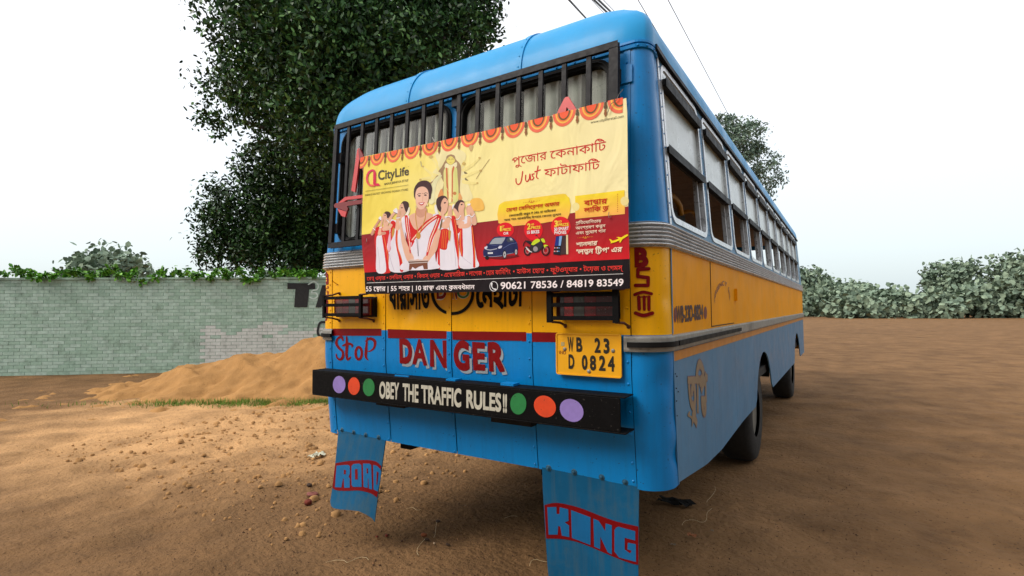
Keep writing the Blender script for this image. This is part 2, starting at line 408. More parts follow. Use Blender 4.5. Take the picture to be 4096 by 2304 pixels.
g = mesh('ground', V, Fc, SAND, smooth=True); g['kind'] = 'structure'

# sand heap thrown up against the wall
hp = at(1190, 1500, 9.6); hc = np.array([hp.x, hp.y])
uu = np.linspace(-5.2, 4.6, 190); vv = np.linspace(-2.4, 3, 110); U_, V_ = np.meshgrid(uu, vv)
d1 = np.array([RR[0], RR[1]]); d2 = np.array([FF[0], FF[1]])/np.hypot(FF[0], FF[1])
HX = hc[0]+U_*d1[0]+V_*d2[0]; HY = hc[1]+U_*d1[1]+V_*d2[1]
Hh = 1.12*np.exp(-((U_-1.0)/1.5)**2-((V_-.6)/1.15)**2)+.62*np.exp(-((U_+1.6)/1.7)**2-((V_-.5)/1.0)**2)+.05*np.sin(5*U_+2*np.sin(3*V_))+.04*np.sin(11*U_+2*np.sin(7*V_))*np.sin(9*V_+1)+.02*np.sin(23*U_+3*np.sin(5*V_))*np.sin(19*V_)+hnoise(HX*2, HY*2)*1.1
V = np.stack([HX, HY, ZG-.09+np.maximum(Hh, -.05)], -1).reshape(-1, 3); n = len(uu)
hm = mesh('sand_heap', V, [(j*n+i, j*n+i+1, j*n+n+i+1, j*n+n+i) for j in range(len(vv)-1) for i in range(n-1)], SANDL, smooth=True)
hm['kind'] = 'structure'

# ---- brick wall, painted pale green
wd1 = Vector((RR[0], RR[1], 0)).normalized(); wd1 = (wd1 + Vector((FF[0], FF[1], 0))*.10).normalized(); wn_ = Vector((-wd1.y, wd1.x, 0))
w0 = ground_at(1240, 1235, 0) if False else at(1255, 1240, 13.2); w0.z = ZG
wall = empty('brick_wall', tuple(w0), 'low brick wall painted pale green with black letters, under the trees', 'wall')
BRG = [mat('green_brick_%d' % i, c, .8, var=.15, vscale=9, bump=.004, bscale=60, dirt=.75, dirt_rgb=(104, 118, 106), spec=.2) for i, c in enumerate(((160, 184, 170), (152, 178, 162), (168, 190, 178)))]
BRW = mat('white_limed_brick', (196, 200, 196), .8, var=.12, bump=.004, bscale=60, dirt=.5, dirt_rgb=(110, 116, 108))
MOR = mat('green_mortar', (134, 158, 144), .9, var=.2, dirt=.4)
BW, BH = .25, .083; TOPZ = 2.12+.22
NX0, NX1 = -50, 22; NZ = 28
def wpt(a, b, off): return w0 + wd1*a - wn_*off*1 + Vector((0, 0, b))
def wbox(mb, a0, a1, b0, b1, o0, o1):
    V = [wpt(a, b, o) for a in (a0, a1) for o in (o0, o1) for b in (b0, b1)]
    mb.add(V, [(0, 1, 3, 2), (4, 6, 7, 5), (0, 4, 5, 1), (2, 3, 7, 6), (0, 2, 6, 4), (1, 5, 7, 3)])
core = MB(); wbox(core, NX0*BW-.02, NX1*BW+.02, -.2, NZ*BH-.01, -.22, .0); core.build('mortar_core', MOR, wall)
bm0 = {}; rest = {0: MB(), 1: MB(), 2: MB(), 3: MB()}; cnt = 0
for j in range(NZ):
    for i in range(NX0, NX1):
        a = i*BW+(BW/2 if j % 2 else 0); b = j*BH
        white = (j < 13+2*math.sin(i*.9) and i > -12 and ((i*7+j*3) % 5 > 0 or j < 10))
        mi = 3 if white else rng.integers(0, 3); o1 = .003+rng.uniform(0, .006)
        P = project(np.array([tuple(wpt(a+BW/2, b+BH/2, 0))]))[0]
        if 1190 < P[0] < 1345 and 1050 < P[1] < 1460 and cnt < 300:
            q = MB(); wbox(q, a+.005, a+BW-.005, b+.005, b+BH-.005, -.02, o1); q.build('brick', BRW if white else BRG[mi], wall); cnt += 1
        else: wbox(rest[int(mi)], a+.005, a+BW-.005, b+.005, b+BH-.005, -.02, o1)
for k, q in rest.items():
    o = q.build('bricks', BRW if k == 3 else BRG[k], wall); o['kind'] = 'stuff'
cap = MB(); wbox(cap, NX0*BW-.05, NX1*BW+.05, NZ*BH, NZ*BH+.05, -.24, .03); cap.build('coping', BRG[1], wall)
def wallsurf(u, v, off):
    u = np.asarray(u, float); v = np.asarray(v, float); o = .014+off
    return np.stack([w0.x+wd1.x*u-wn_.x*o, w0.y+wd1.y*u-wn_.y*o, w0.z+v], -1)
WBLK = mat('wall_black_paint', (26, 26, 28), .7, var=.2); WWHT = mat('wall_white_paint', (190, 206, 200), .75, var=.15)
gw = (0., 1.5)
decal([np.array(px(5, [(-150, 72), (100, 75), (103, 128), (48, 130), (30, 292), (-90, 292), (-78, 128), (-150, 126)]))], wallsurf, gw, .002, WBLK, 'painted_letter', wall)
decal([ccw(px(5, [(165, 92), (260, 92), (330, 292), (262, 292), (235, 215), (185, 230), (158, 292), (104, 292)]))], wallsurf, gw, .002, WBLK, 'painted_letter', wall)
decal(stroke(px(5, [(210, 430), (150, 430), (128, 480), (130, 540), (190, 590)]), 9), wallsurf, gw, .002, WBLK, 'painted_letter', wall)
decal(stroke(px(5, [(40, 85), (90, 60), (128, 90), (120, 130), (80, 140), (70, 160), (110, 165), (120, 195), (85, 215), (50, 200)]), 5), wallsurf, gw, .005, WWHT, 'painted_swirl', wall)

# ---- foliage
def leafmat(name, rgb, r=.45):
    M = mat(name, rgb, r, var=.4, vscale=2.6, spec=.28); return M
LF = [leafmat('leaf_dark', (34, 58, 28)), leafmat('leaf_mid', (52, 88, 40)), leafmat('leaf_light', (96, 132, 70), .4)]
BARK = mat('bark', (74, 62, 52), .9, var=.3, vscale=12, bump=.02, bscale=18)
def leaves(name, clumps, dens, size, parent, mats=LF, wts=(.45, .4, .15), shell=.55, seed=1, ar=.48):
    r = np.random.default_rng(seed); Vs = []; cen = []
    for (c, rad) in clumps:
        rad = np.array(rad if hasattr(rad, '__len__') else (rad, rad, rad*.8)); nn = int(dens*np.prod(rad)**(2/3))
        sub = max(3, int(nn/55)); d = r.normal(size=(sub, 3)); d /= np.linalg.norm(d, axis=1)[:, None]
        sc0 = d*(shell+(1-shell)*r.random((sub, 1))**.5)*rad
        k = r.integers(0, sub, nn); p = sc0[k]+r.normal(size=(nn, 3))*.17*rad.mean(); cen.append(p+np.array(c))
    P = np.concatenate(cen); n = len(P)
    ax = r.normal(size=(n, 3)); ax[:, 2] -= .35; ax /= np.linalg.norm(ax, axis=1)[:, None]
    nm = r.normal(size=(n, 3))*.8; nm[:, 2] += 1.0; sd_ = np.cross(ax, nm); sd_ /= np.linalg.norm(sd_, axis=1)[:, None]; nz = np.cross(sd_, ax)
    L = size*r.uniform(.65, 1.25, (n, 1)); Wd = L*ar
    v = np.stack([P, P+ax*L*.28+sd_*Wd*.42+nz*L*.05, P+ax*L*.68+sd_*Wd*.40+nz*L*.06, P+ax*L, P+ax*L*.68-sd_*Wd*.40+nz*L*.06, P+ax*L*.28-sd_*Wd*.42+nz*L*.05], 1).reshape(-1, 3)
    me = bpy.data.meshes.new(name); me.vertices.add(6*n); me.vertices.foreach_set('co', v.ravel()); me.loops.add(6*n)
    me.loops.foreach_set('vertex_index', np.arange(6*n)); me.polygons.add(n); me.polygons.foreach_set('loop_start', np.arange(n)*6)
    for x in mats: me.materials.append(x)
    me.polygons.foreach_set('material_index', r.choice(len(mats), n, p=wts).astype(np.int32)); me.update(calc_edges=True); me.validate()
    return link(bpy.data.objects.new(name, me), parent)
def tree(base, top, clumps, label, seed, dens, size, wts=(.45, .4, .15), rt=.3, mats=LF, limb=True):
    t = empty('leafy_tree', base, label, 'tree')
    mb = MB(); b = Vector(base); top = Vector(top)
    mid = (b+top)/2+Vector((.2, .1, 0)); mb.tube([b-Vector((0, 0, .2)), b+Vector((0, 0, .5)), mid, top], [rt*1.35, rt, rt*.75, rt*.5], 12)
    mb.build('trunk', BARK, t, True)
    if limb:
        rr = random.Random(seed)
        for c, rad in clumps:
            c = Vector(c); f = rr.uniform(.35, .95); s = mid.lerp(top, f); q = s.lerp(c, .5)+Vector((rr.uniform(-.4, .4), rr.uniform(-.4, .4), rr.uniform(0, .5)))
            l = MB(); l.tube([s, q, c], [rt*.36, rt*.2, rt*.07], 7); l.build('limb', BARK, t, True)
    leaves('foliage', clumps, dens, size, t, mats, wts, seed=seed)
    return t
def cl(lst): return [(tuple(at(X, Y, D)), r_) for X, Y, D, r_ in lst]
big = cl([(1150, -40, 12, 1.6), (1300, 60, 11.5, 1.5), (1480, 30, 12, 1.5), (1650, 20, 12.5, 1.4), (1800, -10, 13, 1.2), (1780, 150, 12, .95), (1885, 110, 13, .72),
          (1560, 190, 11.5, 1.2), (1420, 260, 12, 1.25), (1260, 240, 11, 1.3), (1130, 200, 12.5, 1.5), (1690, 220, 12.5, .9), (1310, 420, 11.5, 1.2), (1180, 420, 12.5, 1.4),
          (1290, 560, 12.5, 1.1), (1540, 330, 12.5, 1.0), (1450, 400, 12.5, 1.2), (1915, 160, 12.5, .4), (1020, 60, 13, 1.4), (1000, 300, 13.5, 1.3), (1660, 120, 14, 1.6), (1400, 130, 14, 1.8), (1250, 350, 14, 1.6), (1850, 40, 12.5, .8),
          (1600, -150, 13, 1.7), (1350, -170, 13, 1.8), (1800, -160, 13.5, 1.3), (960, 480, 13.5, .9)])
tb = at(1330, 1500, 14.4); tb.z = ZG
tree(tuple(tb), tuple(at(1400, 420, 14.2)), big, 'large dark leafy tree rising over the wall behind the bus roof', 3, 2000, .135, rt=.42)
low = cl([(1230, 650, 15, 1.15), (1340, 720, 15, 1.2), (1200, 960, 16, .95), (1320, 930, 15.5, 1.1), (1420, 820, 15.5, 1.5), (1130, 840, 15.5, 1.1), (1290, 1020, 15.5, .75), (1150, 1010, 15.5, .8), (1010, 900, 16, 1.0), (1230, 830, 16, 1.3), (1235, 1000, 15.3, .8), (1180, 930, 15.3, 1.0), (1290, 860, 15.3, 1.0), (1080, 960, 15.5, 1.0), (990, 820, 15.8, 1.2), (900, 900, 16, 1.1), (1130, 720, 15.5, 1.2), (880, 1020, 15.8, .8), (1260, 940, 15.6, .9), (1060, 660, 16, .9), (1050, 1030, 15.6, .6), (940, 1010, 16, .6)])
tb = at(1330, 1500, 16); tb.z = ZG
tree(tuple(tb), tuple(at(1290, 800, 16)), low, 'lower dark bushy tree just behind the green wall', 5, 2100, .135, rt=.2, wts=(.6, .33, .07))
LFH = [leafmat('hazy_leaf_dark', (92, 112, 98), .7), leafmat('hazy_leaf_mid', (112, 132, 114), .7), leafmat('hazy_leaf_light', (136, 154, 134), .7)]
far = cl([(2868, 520, 27, .5), (2872, 560, 27, .6), (2935, 525, 27, 1.0), (2885, 510, 27, .75), (2975, 560, 27, 1.2), (2925, 620, 27, 1.1), (3040, 640, 27, 1.0), (3030, 730, 28, 1.2), (2900, 580, 28, .9), (2990, 520, 28, .6)])
tb = at(2960, 1300, 28); tb.z = ZG
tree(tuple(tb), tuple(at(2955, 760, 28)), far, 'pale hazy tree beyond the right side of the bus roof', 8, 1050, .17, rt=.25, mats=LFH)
# unseen trees added behind the camera to block low sky; far horizon wood
LFB = [leafmat('added_tree_leaf_dark', (38, 56, 32)), leafmat('added_tree_leaf_mid', (52, 74, 42))]
for i, (x, y, hh) in enumerate(((-9, -13, 8), (-4, -14.5, 9), (1.5, -13.5, 8.5), (6.5, -12, 9), (11.5, -9, 8.5), (14.5, -3.5, 8.5), (15.5, 2.5, 8))):
    c0 = [((x+math.cos(k*1.26)*1.9, y+math.sin(k*1.26)*1.5, hh*.62+.7*math.sin(k*2.1)), 2.3) for k in range(5)]+[((x, y, hh*.82), 2.3), ((x+.5, y, hh*.35), 2.2), ((x-1.6, y+.3, hh*.3), 1.8)]
    o = tree((x, y, ZG), (x, y, hh*.6), c0, 'added unseen tree behind the camera blocking low sky, number %s from the left' % ('one', 'two', 'three', 'four', 'five', 'six', 'seven')[i], 40+i, 260, .34, (.5, .5), .3, LFB, False); o['group'] = 'added trees behind the camera blocking low sky'; o['label'] = 'bushy green tree added unseen behind the camera to block low sky, %s along the row' % ('first', 'second', 'third', 'fourth', 'fifth', 'sixth', 'last')[i]
r = np.random.default_rng(77); fc = []
for i in range(230):
    a = math.radians(-12+i*.88+r.normal()*.6); R_ = r.uniform(75, 120); q_ = r.random()**3; fc.append(((3+R_*math.cos(a), -2+R_*math.sin(a), .6+q_*6), (2.2+q_*3+r.uniform(0, 2), 3., 1.6+q_*2.4)))
fw = leaves('far_wood', fc, 240, .7, None, [leafmat('far_haze_leaf_a', (112, 130, 112), .9), leafmat('far_haze_leaf_b', (130, 146, 124), .9)], (.5, .5), seed=6, ar=.8)  # distance haze is mixed into these pale leaf greens
fw['kind'] = 'stuff'; fw['label'] = 'far pale line of trees along the horizon'; fw['category'] = 'far wood'
# creeper on top of the wall
ck = [(tuple(wpt(a, NZ*BH+.12+.05*math.sin(a*5), -.02)), (.3, .2, .13)) for a in np.arange(-12.4, 4.8, .33)]
cr_ = empty('creeper_plant', tuple(wpt(0, NZ*BH, 0)), 'bright green creeper growing along the top of the green wall', 'plant')
leaves('foliage', ck, 2600, .1, cr_, [leafmat('creeper_leaf', (70, 122, 36)), leafmat('creeper_leaf_light', (104, 158, 50))], (.6, .4), seed=4, ar=.7)
# grass strip at the foot of the heap
gc = ground_at(1250, 1606, ZG+.02); r = np.random.default_rng(11); V = []; Fc = []
for _ in range(5200):
    a = r.normal()*1.5; b = r.normal()*.13; p = np.array([gc.x, gc.y])+d1*a+d2*b; hh = r.uniform(.04, .13)*math.exp(-abs(b)*2); tw = r.uniform(0, 6.28)
    z = ZG-.01; dx, dy = math.cos(tw)*.006, math.sin(tw)*.006; k = len(V)
    V += [(p[0]-dx, p[1]-dy, z), (p[0]+dx, p[1]+dy, z), (p[0]+r.normal()*.03, p[1]+r.normal()*.03, z+hh)]; Fc.append((k, k+1, k+2))
o = mesh('grass', V, Fc, mat('grass_green', (96, 128, 34), .7, var=.3, vscale=3)); o['kind'] = 'stuff'; o['label'] = 'thin strip of green grass at the foot of the sand heap'; o['category'] = 'grass'

# overhead wires and their far pole
pole_b = at(2990, 1300, 34); pole_b.z = ZG; ptop = at(2992, 800, 34)
pol = empty('utility_pole', tuple(pole_b), 'distant grey utility pole hidden behind the bus roof carrying the wires', 'utility pole')
mb = MB(); mb.tube([pole_b, ptop], [.14, .1], 10); mb.build('post', mat('pole_grey', (120, 118, 112), .8), pol)
CBL = mat('cable_black', (24, 24, 26), .6, var=.1)
def wire(S0, S1, D1, Dn, r_, label):
    S0 = np.array(S0, float); S1 = np.array(S1, float); d = (S1-S0); P0 = S0-d*.9; pts = []
    a = at(*P0, Dn); b = at(*S1, D1)
    for i in range(17):
        t = i/16; p = a.lerp(b, t); p.z -= .0*math.sin(math.pi*t); pts.append(p)
    mb = MB(); mb.tube(pts, r_, 6); o = mb.build('overhead_wire', CBL, None, True); tag(o, label, 'wire', 'wires strung above the bus'); return o
wire(px(2, [(1225, 5)])[0], px(2, [(1800, 970)])[0]*2.2-px(2, [(1225, 5)])[0]*1.2, 40, 9, .010, 'thin overhead wire closer to the bus roof edge on the right')
wire(px(2, [(1508, 5)])[0], px(2, [(2037, 1010)])[0]*1.5-px(2, [(1508, 5)])[0]*.5, 40, 9, .010, 'thin overhead wire running down to the hazy tree')
wire(px(2, [(560, -30)])[0], px(2, [(790, 220)])[0], 26, 13, .032, 'thick cable above the roof, first from the left')
wire(px(2, [(790, -20)])[0], px(2, [(960, 160)])[0], 26, 13, .010, 'thin wire above the roof left of the thick pair')
wire(px(2, [(820, -20)])[0], px(2, [(1060, 210)])[0], 26, 13, .034, 'thick cable of the pair above the roof, left strand')
wire(px(2, [(862, -20)])[0], px(2, [(1100, 210)])[0], 26, 13.4, .034, 'thick cable of the pair above the roof, right strand')
wire(px(2, [(905, -20)])[0], px(2, [(1130, 210)])[0], 26, 13, .010, 'thin wire above the roof right of the thick pair')

# ================================================================== BUS
bus = empty('city_bus', (W/2, LEN/2, ZG), 'blue and yellow painted bus seen from behind, with barred rear windows and mud flaps', 'bus')
SL = lambda y: s_of_y(y, True); LS = lambda y: s_of_y(y, False)
S6 = SL(.16); S6L = LS(.16)
def sbox(mb, s0, s1, z0, z1, o0, o1, ns=1, nz=1):
    ss = np.linspace(s0, s1, ns+1); zz = np.linspace(z0, z1, nz+1); n = ns+1
    S_, Z_ = np.meshgrid(ss, zz); A = body(S_, Z_, o0).reshape(-1, 3); B = body(S_, Z_, o1).reshape(-1, 3); N = len(A); Fc = []
    for j in range(nz):
        for i in range(ns):
            a = j*n+i; q = (a, a+1, a+n+1, a+n); Fc += [tuple(x+N for x in q), q[::-1]]
    rim = [i for i in range(n)]+[j*n+ns for j in range(1, nz+1)]+[nz*n+i for i in range(ns-1, -1, -1)]+[j*n for j in range(nz-1, 0, -1)]
    for k in range(len(rim)):
        a, b = rim[k], rim[(k+1) % len(rim)]; Fc.append((b, a, a+N, b+N))
    mb.add(np.vstack([A, B]), Fc)
def band(name, s0, s1, prof, m, parent=None, ns=None, smooth=False):
    ns = ns or max(1, int(abs(s1-s0)/.03) if (s0 < RC or s1 > W-RC) and abs(s1-s0) < 1.5 else 2)
    ss = np.linspace(s0, s1, ns+1); V = []; Fc = []; n = len(prof)
    for s in ss:
        for o, z in prof: V.append(body(s, z, o))
    for i in range(ns):
        for k in range(n-1):
            a = i*n+k; Fc.append((a, a+n, a+n+1, a+1))
    return mesh(name, V, Fc, m, parent or bus, smooth)

# tail and corner panels: lower blue, middle yellow on the same sheets
for k, (a, b, dn) in enumerate(((S6L, A1, ()), (A1, A2, ()), (A2, A3, ((.86, 1.30, .05, .012),)), (A3, A4, ()), (A4, A5, ((2.12, 1.02, .16, .006),)),
                               (A5, S6, ((A5+.17, .96, .06, .012), (A5+.2, .80, .07, .008), (A5+.22, .62, .05, .012), (A5+.14, 1.0, .05, .006), (A5+.19, 1.36, .04, .006))))):
    g_ = .0015
    ns = 30 if k in (0, 5) else 16
    zlo = ZS if 0 < k < 5 else ZS-.012
    grid('tail_panel' if 0 < k < 5 else 'corner_panel', a+g_, b-g_, zlo, ZY+.01, ns, 46, 0, None, bus, dent=.005 if k == 5 else .0035, seed=30+k, mats=[BLUE, YEL], zs=[ZR], dents=dn)
inner = MB()
for a, b in ((S6L, A1), (A1, A5), (A5, S6)): sbox(inner, a, b, ZS+.01, ZY, -.03, -.012, 10, 2)
inner.build('panel_backing', DARK, bus)
for a, b in ((S6L, A1), (A5, S6)):
    grid('corner_post', a+.0015, b-.0015, ZB-.01, ZU+.01, 26, 24, 0, BLUE, bus, dent=.0025, seed=50)
sbm = lambda: MB()
# rear window panel
holes = [rrect(.215, 1.79, 1.155, 2.53, .09), rrect(1.25, 1.79, 2.175, 2.53, .09)]
outer = np.array([(A1, ZB-.01), (A5, ZB-.01), (A5, ZU+.01), (A1, ZU+.01)])
solid([outer, holes[0][::-1], holes[1][::-1]], lambda a, b, d: body(a, b, -d), .03, BLUE, 'rear_window_panel', bus)
for hl, (xa, xb) in zip(holes, ((.215, 1.155), (1.25, 2.175))):
    c = hl.mean(0)
    big_ = rrect(xa-.022, 1.768, xb+.022, 2.552, .11)
    gk = solid([big_, rrect(xa+.012, 1.802, xb-.012, 2.518, .08)[::-1]], lambda a, b, d: body(a, b, .012-d), .05, RUB, 'rear_window', bus)
    lip = []
    for i in range(len(big_)+1): q = rrect(xa-.004, 1.786, xb+.004, 2.534, .093)[i % len(big_)]; lip.append(Vector(body(q[0], q[1], .013)))
    mbt = MB(); mbt.tube(lip, .005, 6, False); mbt.build('gasket_bead', RUB, gk, True)
    q = solid([rrect(xa+.004, 1.794, xb-.004, 2.526, .08)], lambda a, b, d: body(a, b, -.012-d), .003, GLS, 'pane', gk)
    bk = MB(); sbox(bk, xa-.05, xb+.05, 1.73, 2.575, -.10, -.085); bk.build('recess_back', DARK, gk)
    x = xa-.04 if xa < 1 else 1.228
    while x < xb+.03:
        mbs = MB(); xs0, xs1 = x+.022, min(x+.098, xb+.06)
        V = [body(xx, zz, oo) for zz in (1.74, 2.57) for xx, oo in ((xs0-.010, -.060), (xs0, -.034), (xs1, -.034), (xs1+.010, -.060))]
        mbs.add(V, [(0, 1, 5, 4), (1, 2, 6, 5), (2, 3, 7, 6)]); mbs.build('shutter_slat', GREY, gk); x += .1355

# seam strips and rivets
rvb, rvy = MB(), MB()
def rivet(mb, s, z, off=.004, r=.0065):
    p = body(s, z, off); nrm = body(s, z, off+.01)-p; mb.dome(p, nrm, r, .004, 7)
for a in (A1, A2, A3, A4, A5):
    grid('seam_strip', a-.034, a-.001, ZS+.004, ZY, 1, 24, .0035, None, bus, mats=[BLUE, YEL], zs=[ZR])
    for z in (.505, .60, .72, .84, .965, 1.06, 1.14): rivet(rvb, a-.017, z+random.uniform(-.01, .01))
    for z in (1.235, 1.325, 1.41, 1.50, 1.585): rivet(rvy, a-.017, z+random.uniform(-.01, .01))
for a in (A1, A5):
    grid('seam_strip', a-.030, a+.002, ZB, ZU, 1, 8, .0035, BLUE, bus)
    for z in np.arange(1.76, 2.56, .105): rivet(rvb, a-.014, z)
for z in np.arange(1.79, 2.55, .1): rivet(rvb, 1.205, z, .001)
for a in (LS(.16), SL(.16)):
    mbx = MB(); sbox(mbx, a-.006, a+.006, ZS-.01, 1.11, 0, .0035); sbox(mbx, a-.006, a+.006, 1.19, ZY, 0, .003); mbx.build('edge_trim', BLUES, bus)
mbx = MB(); sbox(mbx, SL(.165), SL(.19), ZB, ZU, .0, .006, 1, 1); mbx.build('edge_trim', ALU, bus)
for z in np.arange(1.75, 2.56, .07): rivet(rvb, SL(.178), z, .006, .004)
# holes and dents in the lower side corner
mh = MB()
for y, z in ((.185, 1.0), (.21, .985), (.19, .93), (.22, .91), (.185, .87), (.18, .80)): rivet(mh, SL(y), z, .001, .004)
mh.build('screw_holes', DARK, bus)['kind'] = 'stuff'

# roof ledge strip
for a, b in ((S6L, A3), (A3, S6)):
    band('roof_ledge', a, b, [(0, ZU-.022), (.010, ZU-.020), (.012, ZU-.004), (.006, ZU), (.014, ZU+.003), (.014, ZU+.014), (0, ZU+.018)], BLUE, ns=60)
for x in np.arange(.2, 2.3, .105): rivet(rvb, x, ZU-.012, .011)
for s in (A5+.05, A5+.11, A5+.17, A5+.21): rivet(rvb, s, ZU-.012, .011)

# belt moulding: ridged aluminium
prof = [(0, ZY-.006), (.010, ZY-.004)]
for i in range(6):
    z0 = ZY+.002+i*.0185
    prof += [(.004, z0), (.019, z0+.0025), (.023, z0+.006), (.019, z0+.0105), (.004, z0+.013), (.002, z0+.0165)]
prof += [(.012, ZB-.002), (0, ZB+.002)]
cuts = [LS(9), LS(4.5), LS(1.75), LS(.986), LS(.2), A1+.08, A3, A5-.05, SL(.45), SL(.986), SL(1.75), SL(2.52), SL(3.3), SL(4.1), SL(5), SL(6.5), SL(9)]
for a, b in zip(cuts[:-1], cuts[1:]):
    band('belt_moulding', a+.0015, b-.0015, prof, ALU, ns=26 if (a < .1 < b or a < W < b) else 2)

# aluminium guard with rubber insert round both rear corners and along the side
gp = [(0, 1.112), (.016, 1.114), (.018, 1.122), (.018, 1.176), (.016, 1.184), (0, 1.186)]
for a, b in ((A5-.03, S6), (S6+.002, SL(1.9)), (SL(1.902), SL(5)), (SL(5.002), SL(9)), (S6L, A1+.015), (LS(9), S6L-.002)):
    gd = band('corner_guard', a, b, gp, ALUD, ns=24 if b-a < .6 else 2)
    if b-a < 1.9:
        mbx = MB(); sbox(mbx, a+(.02 if a > 1 else 0), b-(.0 if a > 1 else .0), 1.134, 1.158, .017, .029, 18); mbx.build('rubber_insert', RUB, gd)

# side panels
def zb(y):
    y = np.asarray(y, float); z = np.interp(y, [.16, .3, .74, 1.165, 1.66, 2.0, 9], [.482, .467, .418, .403, .42, .43, .43])
    for c_ in (3.3, 7.4):
        d = .6**2-(y-c_)**2; z = np.maximum(z, np.where(d > 0, .27+np.sqrt(np.maximum(d, 0)), 0))
    return z
sidem = lambda right: (lambda a, b, d: body(s_of_y(np.asarray(a, float), right) if right else W-s_of_y(np.asarray(a, float)), b, -d))
seams = [.162, .986, 1.75, 2.65, 3.95, 4.6, 5.8, 6.75, 8.05, 9.0]
for right in (True, False):
    mf = sidem(right); mB, mY = (BLUES, YELS)
    for y0, y1 in zip(seams[:-1], seams[1:]):
        yy = np.linspace(y0+.001, y1-.001, 16)
        lo_ = np.stack([yy, zb(yy)], -1)
        solid([np.vstack([lo_, [(y1-.001, 1.15), (y0+.001, 1.15)]])], mf, .012, mB, 'side_skirt_panel', bus)
        solid([np.array([(y0+.001, 1.15), (y1-.001, 1.15), (y1-.001, ZY+.004), (y0+.001, ZY+.004)])], mf, .012, mY, 'side_panel', bus)
    wins = [(.215, .965), (1.09, 1.80)]+[(1.92+.82*i, 1.92+.82*i+.70) for i in range(8)]
    edges = [.162]+[(wins[i][1]+wins[i+1][0])/2 for i in range(len(wins)-1)]+[9.0]
    for i, (ya, yb) in enumerate(wins):
        e0, e1 = edges[i]+.001, edges[i+1]-.001
        solid([np.array([(e0, ZB-.004), (e1, ZB-.004), (e1, ZU), (e0, ZU)]), rrect(ya, 1.748, yb, 2.552, .07)[::-1]], mf, .035, BLUES, 'window_wall_panel', bus)
        if right or i < 3:
            fr = solid([rrect(ya-.016, 1.732, yb+.016, 2.566, .085), rrect(ya+.012, 1.762, yb-.012, 2.54, .06)[::-1]], lambda a, b, d: mf(a, b, -.007+d), .05, ALU, 'side_window', bus)
        else: fr = bus
        pr = fr
        sh = solid([np.array([(ya+.008, 2.11), (yb-.008, 2.11), (yb-.008, 2.46), (ya+.008, 2.46)])], lambda a, b, d: mf(a, b, .012+d), .006, WHT, 'shutter_sheet', pr)
        if right:
            def rodbar(z, th, o1, name, mm, ex=.012):
                mbx = MB(); sbox(mbx, SL(ya-ex), SL(yb+ex), z-th/2, z+th/2, -.02, o1); return bevel(mbx.build(name, mm, pr), .008, 3)
            rodbar(2.098, .03, .022, 'shutter_rail', RUB)
            rodbar(2.452, .04, .030, 'shutter_hood', RUB, -.0)
            V = []; Fc = []
            for k in range(7):
                t = k/6
                for yy_ in (ya+.01, yb-.01): V.append(body(SL(yy_), 2.47+.078*t, .012*math.sin(math.pi*t)-.005))
            for k in range(6): Fc.append((2*k, 2*k+1, 2*k+3, 2*k+2))
            mesh('vent_sheet', V, Fc, mat('vent_acrylic', (170, 182, 184), .12, var=.2, vscale=12, coat=.6), pr, True)
            mbx = MB(); sbox(mbx, SL(yb-.07), SL(yb-.045), 1.75, 2.10, -.04, -.015); mbx.build('glass_stile', ALU, pr)
            for zz in np.arange(1.76, 2.55, .1):
                rivet(rvb, SL((e0+.004 if i else e0+.03)), zz, .001, .004)
# orange stripe below the guard
ORG = mat('orange_stripe_paint', (196, 128, 44), .45, var=.12, streak=.3, dirt=.35, dirt_rgb=(150, 110, 70))
mbx = MB(); sbox(mbx, SL(.175), SL(9), 1.060, 1.106, -.002, .0015); mbx.build('orange_stripe', ORG, bus)
# emergency door outline, hinge
mbx = MB()
for a, b, c_, d_ in ((.995, 1.001, 1.195, ZY-.01), (1.003, 1.74, 1.195, 1.20)): sbox(mbx, SL(a), SL(b), c_, d_, -.001, .003)
mbx.build('door_gap', DARK, bus)
mbx = MB(); sbox(mbx, SL(1.80), SL(1.83), 1.36, 1.45, 0, .02); sbox(mbx, SL(1.83), SL(1.87), 1.37, 1.39, 0, .015); sbox(mbx, SL(1.83), SL(1.87), 1.42, 1.44, 0, .015); mbx.build('door_hinge', YELS, bus)
rvb.build('blue_rivets', BLUE, bus)['kind'] = 'stuff'; rvy.build('yellow_rivets', YEL, bus)['kind'] = 'stuff'

# gutter and roof
mbx = MB(); sbox(mbx, SL(.10), SL(9), ZU-.002, ZU+.022, -.02, .022, 40); sbox(mbx, LS(9), LS(.10), ZU-.002, ZU+.022, -.02, .022, 40); mbx.build('rain_gutter', RUB, bus)
zr0 = ZU+.016
ss = np.concatenate([[LS(9)], [LS(5), LS(2)], np.linspace(LS(.5), LS(.0), 22), np.linspace(.12, W-.12, 34)[1:-1], np.linspace(SL(0), SL(.5), 22), [SL(2), SL(5), SL(9)]])
base0 = body(ss, np.full(len(ss), zr0), .003); xc = W/2; HR = .345; RY = .36; NE = 3.4
tt = np.concatenate([np.linspace(0, .8, 15), [.86, .9, .93, .955, .975, .99, .997, 1.0]])
def roofpt(b, t):
    xf = (1-t**NE)**(1/NE); yin = RY*(1-math.sqrt(max(0, 1-t*t)))
    y = b[1]+yin*max(0, 1-b[1]/3.)
    return (xc+(b[0]-xc)*xf, y, b[2]+HR*t)
V = [roofpt(b, t) for t in tt for b in base0]; n = len(ss)
